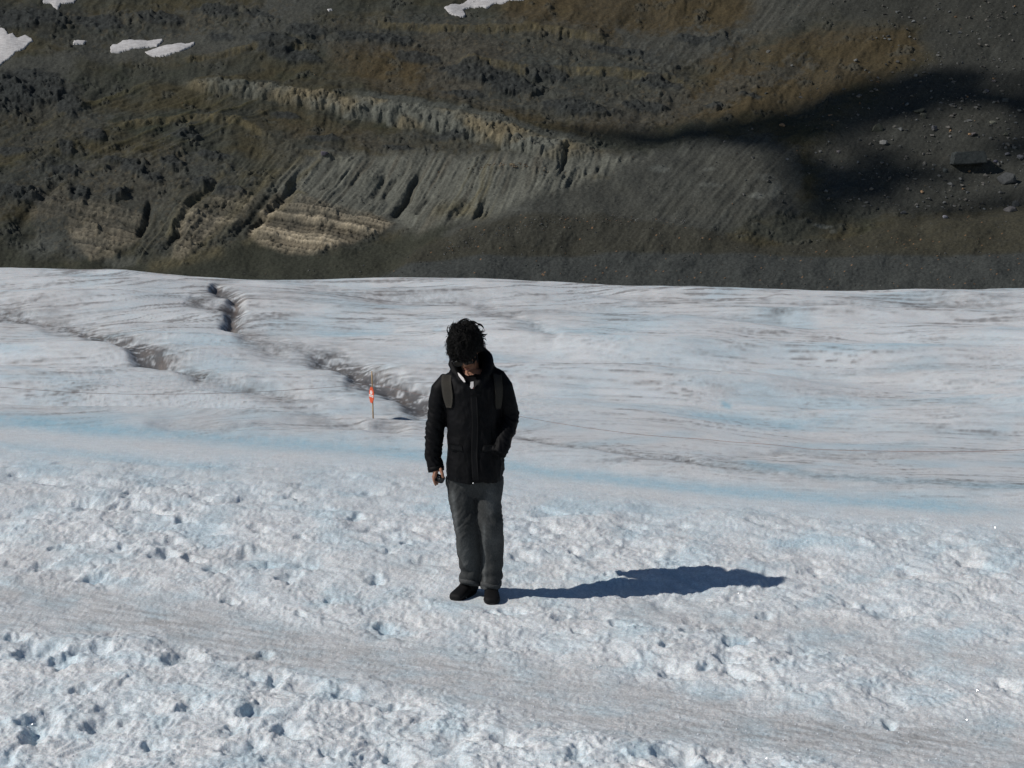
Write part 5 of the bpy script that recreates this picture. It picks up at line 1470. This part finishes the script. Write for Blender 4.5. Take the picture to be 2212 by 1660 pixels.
ribbon('strap', [(np.interp(r, [806, 825, 845, 876], [964, 966, 969, 972]), r) for r in rws], [np.interp(r, [806, 850, 868, 876], [10, 11, 8, 5]) for r in rws], strap_m, bp, 0.006, 0.006, over(966, 800), BPR)
rws = list(range(880, 811, -5))
o = ribbon('strap', [(np.interp(r, [806, 825, 845, 880], [1074, 1077, 1079, 1076]), r) for r in rws], [np.interp(r, [806, 850, 868, 880], [9, 8, 7, 4]) for r in rws], strap_m, bp, 0.006, 0.006, over(1073, 800), BPR)

# ------------------------------------------------------------------ thing in the hand
cam_o = empty('compact_camera', tuple(W(951, 1031, -0.045)))
tag(cam_o, "small glossy black camera held low in the person's bare hand", 'camera')
CR = np.array(cam_o.location)
blk_m = simple_mat('camera_black', (0.008, 0.008, 0.009), 0.28, 0.2, 60, spec=0.5)
Rc = np.array(Matrix.Rotation(math.radians(28), 3, 'Y') @ Matrix.Rotation(math.radians(20), 3, 'Z'))
def cloc(p): return Rc @ np.array(p) + CR
bm = bmesh.new(); bmesh.ops.create_cube(bm, size=1.0)
for v in bm.verts: v.co = Vector((v.co.x * 0.060, v.co.y * 0.026, v.co.z * 0.044))
bmesh.ops.bevel(bm, geom=bm.edges[:], offset=0.006, segments=3, affect='EDGES')
V = np.array([cloc(v.co) for v in bm.verts]); bm.verts.index_update(); Fl = [tuple(v.index for v in f.verts) for f in bm.faces]; bm.free()
py_mesh('camera_body', V, Fl, blk_m, cam_o, True, CR)
V, Fl = loft([ring(cloc((0.004, y_, -0.004)), Rc @ np.array([r_, 0, 0]), Rc @ np.array([0, 0, r_]), 24) for y_, r_ in ((-0.012, .018), (-0.026, .0175), (-0.027, .015), (-0.024, .012))])
py_mesh('lens_barrel', V, Fl, blk_m, cam_o, True, CR)
V, Fl = ball(cloc((0.020, -0.0135, 0.014)), (0.003, 0.002, 0.003), None, 1); py_mesh('shutter_button', V, Fl, metal_m, cam_o, True, CR)
V, Fl = tube([cloc((-.020, -.0145, .012)), cloc((-.006, -.0145, .013))], 0.0012, 6); py_mesh('trim_line', V, Fl, metal_m, cam_o, True, CR)
# ================================================================== WARNING MARKER and rope
SY = 31.0
sbx = (806 - CX) / F * SY
sgz = ice_z(sbx, SY)
print('MARKER ROW', HY + F * (CZ - sgz) / SY)
mk = empty('warning_marker', (sbx, SY, sgz))
tag(mk, 'orange warning board on a thin wooden pole stuck in the ice by the dark channel', 'marker sign')
MR = np.array(mk.location)
wood = simple_mat('weathered_bamboo', (0.46, 0.31, 0.16), 0.8, 0.25, 9, 0.3, 0.003)
orange = simple_mat('orange_plastic', (0.62, 0.085, 0.022), 0.6, 0.06, 6)
white = simple_mat('white_print', (0.78, 0.74, 0.72), 0.6, 0.04, 30)
sS = SY / F
def S_(a, b_, dy=0): return np.array([(a - CX) * sS, SY + dy, sgz + (912 - b_) * sS])
V, Fl = tube([S_(806.3, 920), S_(805.5, 890), S_(804.6, 850), S_(803.8, 825), S_(803.0, 807.5)], [0.0165, 0.0155, 0.0145, 0.014, 0.0125], 10)
py_mesh('pole', V, Fl, wood, mk, True, MR)
# octagonal board seen obliquely: it faces the left and a little towards the viewer
ctr = S_(805.2, 858.5, -0.025)
nrm = np.array([-0.90, -0.43, 0.0]); nrm /= np.linalg.norm(nrm); sd = np.array([0.43, -0.90, 0.0]); sd /= np.linalg.norm(sd); upv = np.array([0.012, 0, 1.0])
a_ = 0.178
pts8 = []
for k in range(8):
    t = math.radians(22.5 + 45 * k); pts8.append((math.cos(t) * a_ * 0.86, math.sin(t) * a_ * 1.04))
def board(pts, off, th):
    A = [ctr + sd * p[0] + upv * p[1] + nrm * off for p in pts]; B = [q - nrm * th for q in A]; n_ = len(A)
    return np.array(A + B), [tuple(range(n_)), tuple(range(2 * n_ - 1, n_ - 1, -1))] + [(i, n_ + i, n_ + (i + 1) % n_, (i + 1) % n_) for i in range(n_)]
V, Fl = board(pts8, 0.030, 0.010); bd = py_mesh('board', V, Fl, orange, mk, False, MR)
V, Fl = board([(math.cos(t) * 0.070 - 0.01, 0.058 + math.sin(t) * 0.040) for t in np.linspace(0, 6.283, 24, endpoint=False)], 0.033, 0.0025); dsc = py_mesh('symbol_disc', V, Fl, white, bd, False, MR)
for k, (x0, x1, y0, y1) in enumerate(((-0.036, 0.022, 0.068, 0.077), (-0.012, -0.002, 0.038, 0.068))):
    V, Fl = board([(x0, y0), (x1, y0), (x1, y1), (x0, y1)], 0.0345, 0.0014); py_mesh('symbol_mark', V, Fl, orange, dsc, False, MR)
V, Fl = board([(-0.146, -0.043), (0.130, -0.043), (0.130, 0.008), (-0.146, 0.008)], 0.033, 0.0025); tb = py_mesh('text_bar', V, Fl, white, bd, False, MR)
grey_print = simple_mat('faded_print', (0.50, 0.30, 0.26), 0.6, 0.1, 30)
r_ = random.Random(4)
xx = -0.130
while xx < 0.108:
    w_ = r_.uniform(0.012, 0.022)
    V, Fl = board([(xx, -0.033), (xx + w_, -0.033), (xx + w_, -0.003), (xx, -0.003)], 0.0345, 0.0014)
    py_mesh('letter', V, Fl, grey_print, tb, False, MR); xx += w_ + 0.012

# rope: sags from the far left to the pole and on, behind the person, to the far right
rope_m = simple_mat('rope_grey_red', (0.20, 0.14, 0.13), 0.9, 0.3, 3)
def rope_pts(tab):
    out = []
    P = np.array(tab, float)
    for u in np.linspace(0, 1, 90):
        t = u * (len(P) - 1); i = min(int(t), len(P) - 2); f = t - i
        p0, p1, p2, p3 = P[max(i - 1, 0)], P[i], P[i + 1], P[min(i + 2, len(P) - 1)]
        q = 0.5 * ((2 * p1) + (-p0 + p2) * f + (2 * p0 - 5 * p1 + 4 * p2 - p3) * f * f + (-p0 + 3 * p1 - 3 * p2 + p3) * f**3)
        out.append(q)
    return out
def RP(a, b_, y): return ((a - CX) / F * y, y, CZ - (b_ - HY) / F * y)
left = rope_pts([RP(-420, 800, 28.4), RP(0, 837, 29), RP(253, 851.5, 29.5), RP(506, 849, 30), RP(700, 838, 30.6), RP(804, 829, 30.97)])
right = rope_pts([RP(804, 829, 30.97), RP(960, 865, 29.4), RP(1123, 900, 28), RP(1299, 929, 26), RP(1571, 960, 23.5), RP(1853, 974, 21), RP(2212, 972, 19), RP(2600, 930, 17)])
ro = []
for seg in (left, right[1:]): ro += seg
for i, q in enumerate(ro):                      # where the sagging rope would meet the ice it lies on it
    gz_ = ice_z(q[0], q[1]) + 0.012
    if q[2] < gz_: ro[i] = np.array([q[0], q[1], gz_])
V, Fl = tube(ro, 0.0040, 5)
rp = py_mesh('barrier_rope', V, Fl, rope_m, None, True, np.array((0, 0, 0.0)))
tag(rp, 'thin sagging barrier rope tied to the marker pole and crossing the whole glacier', 'rope')
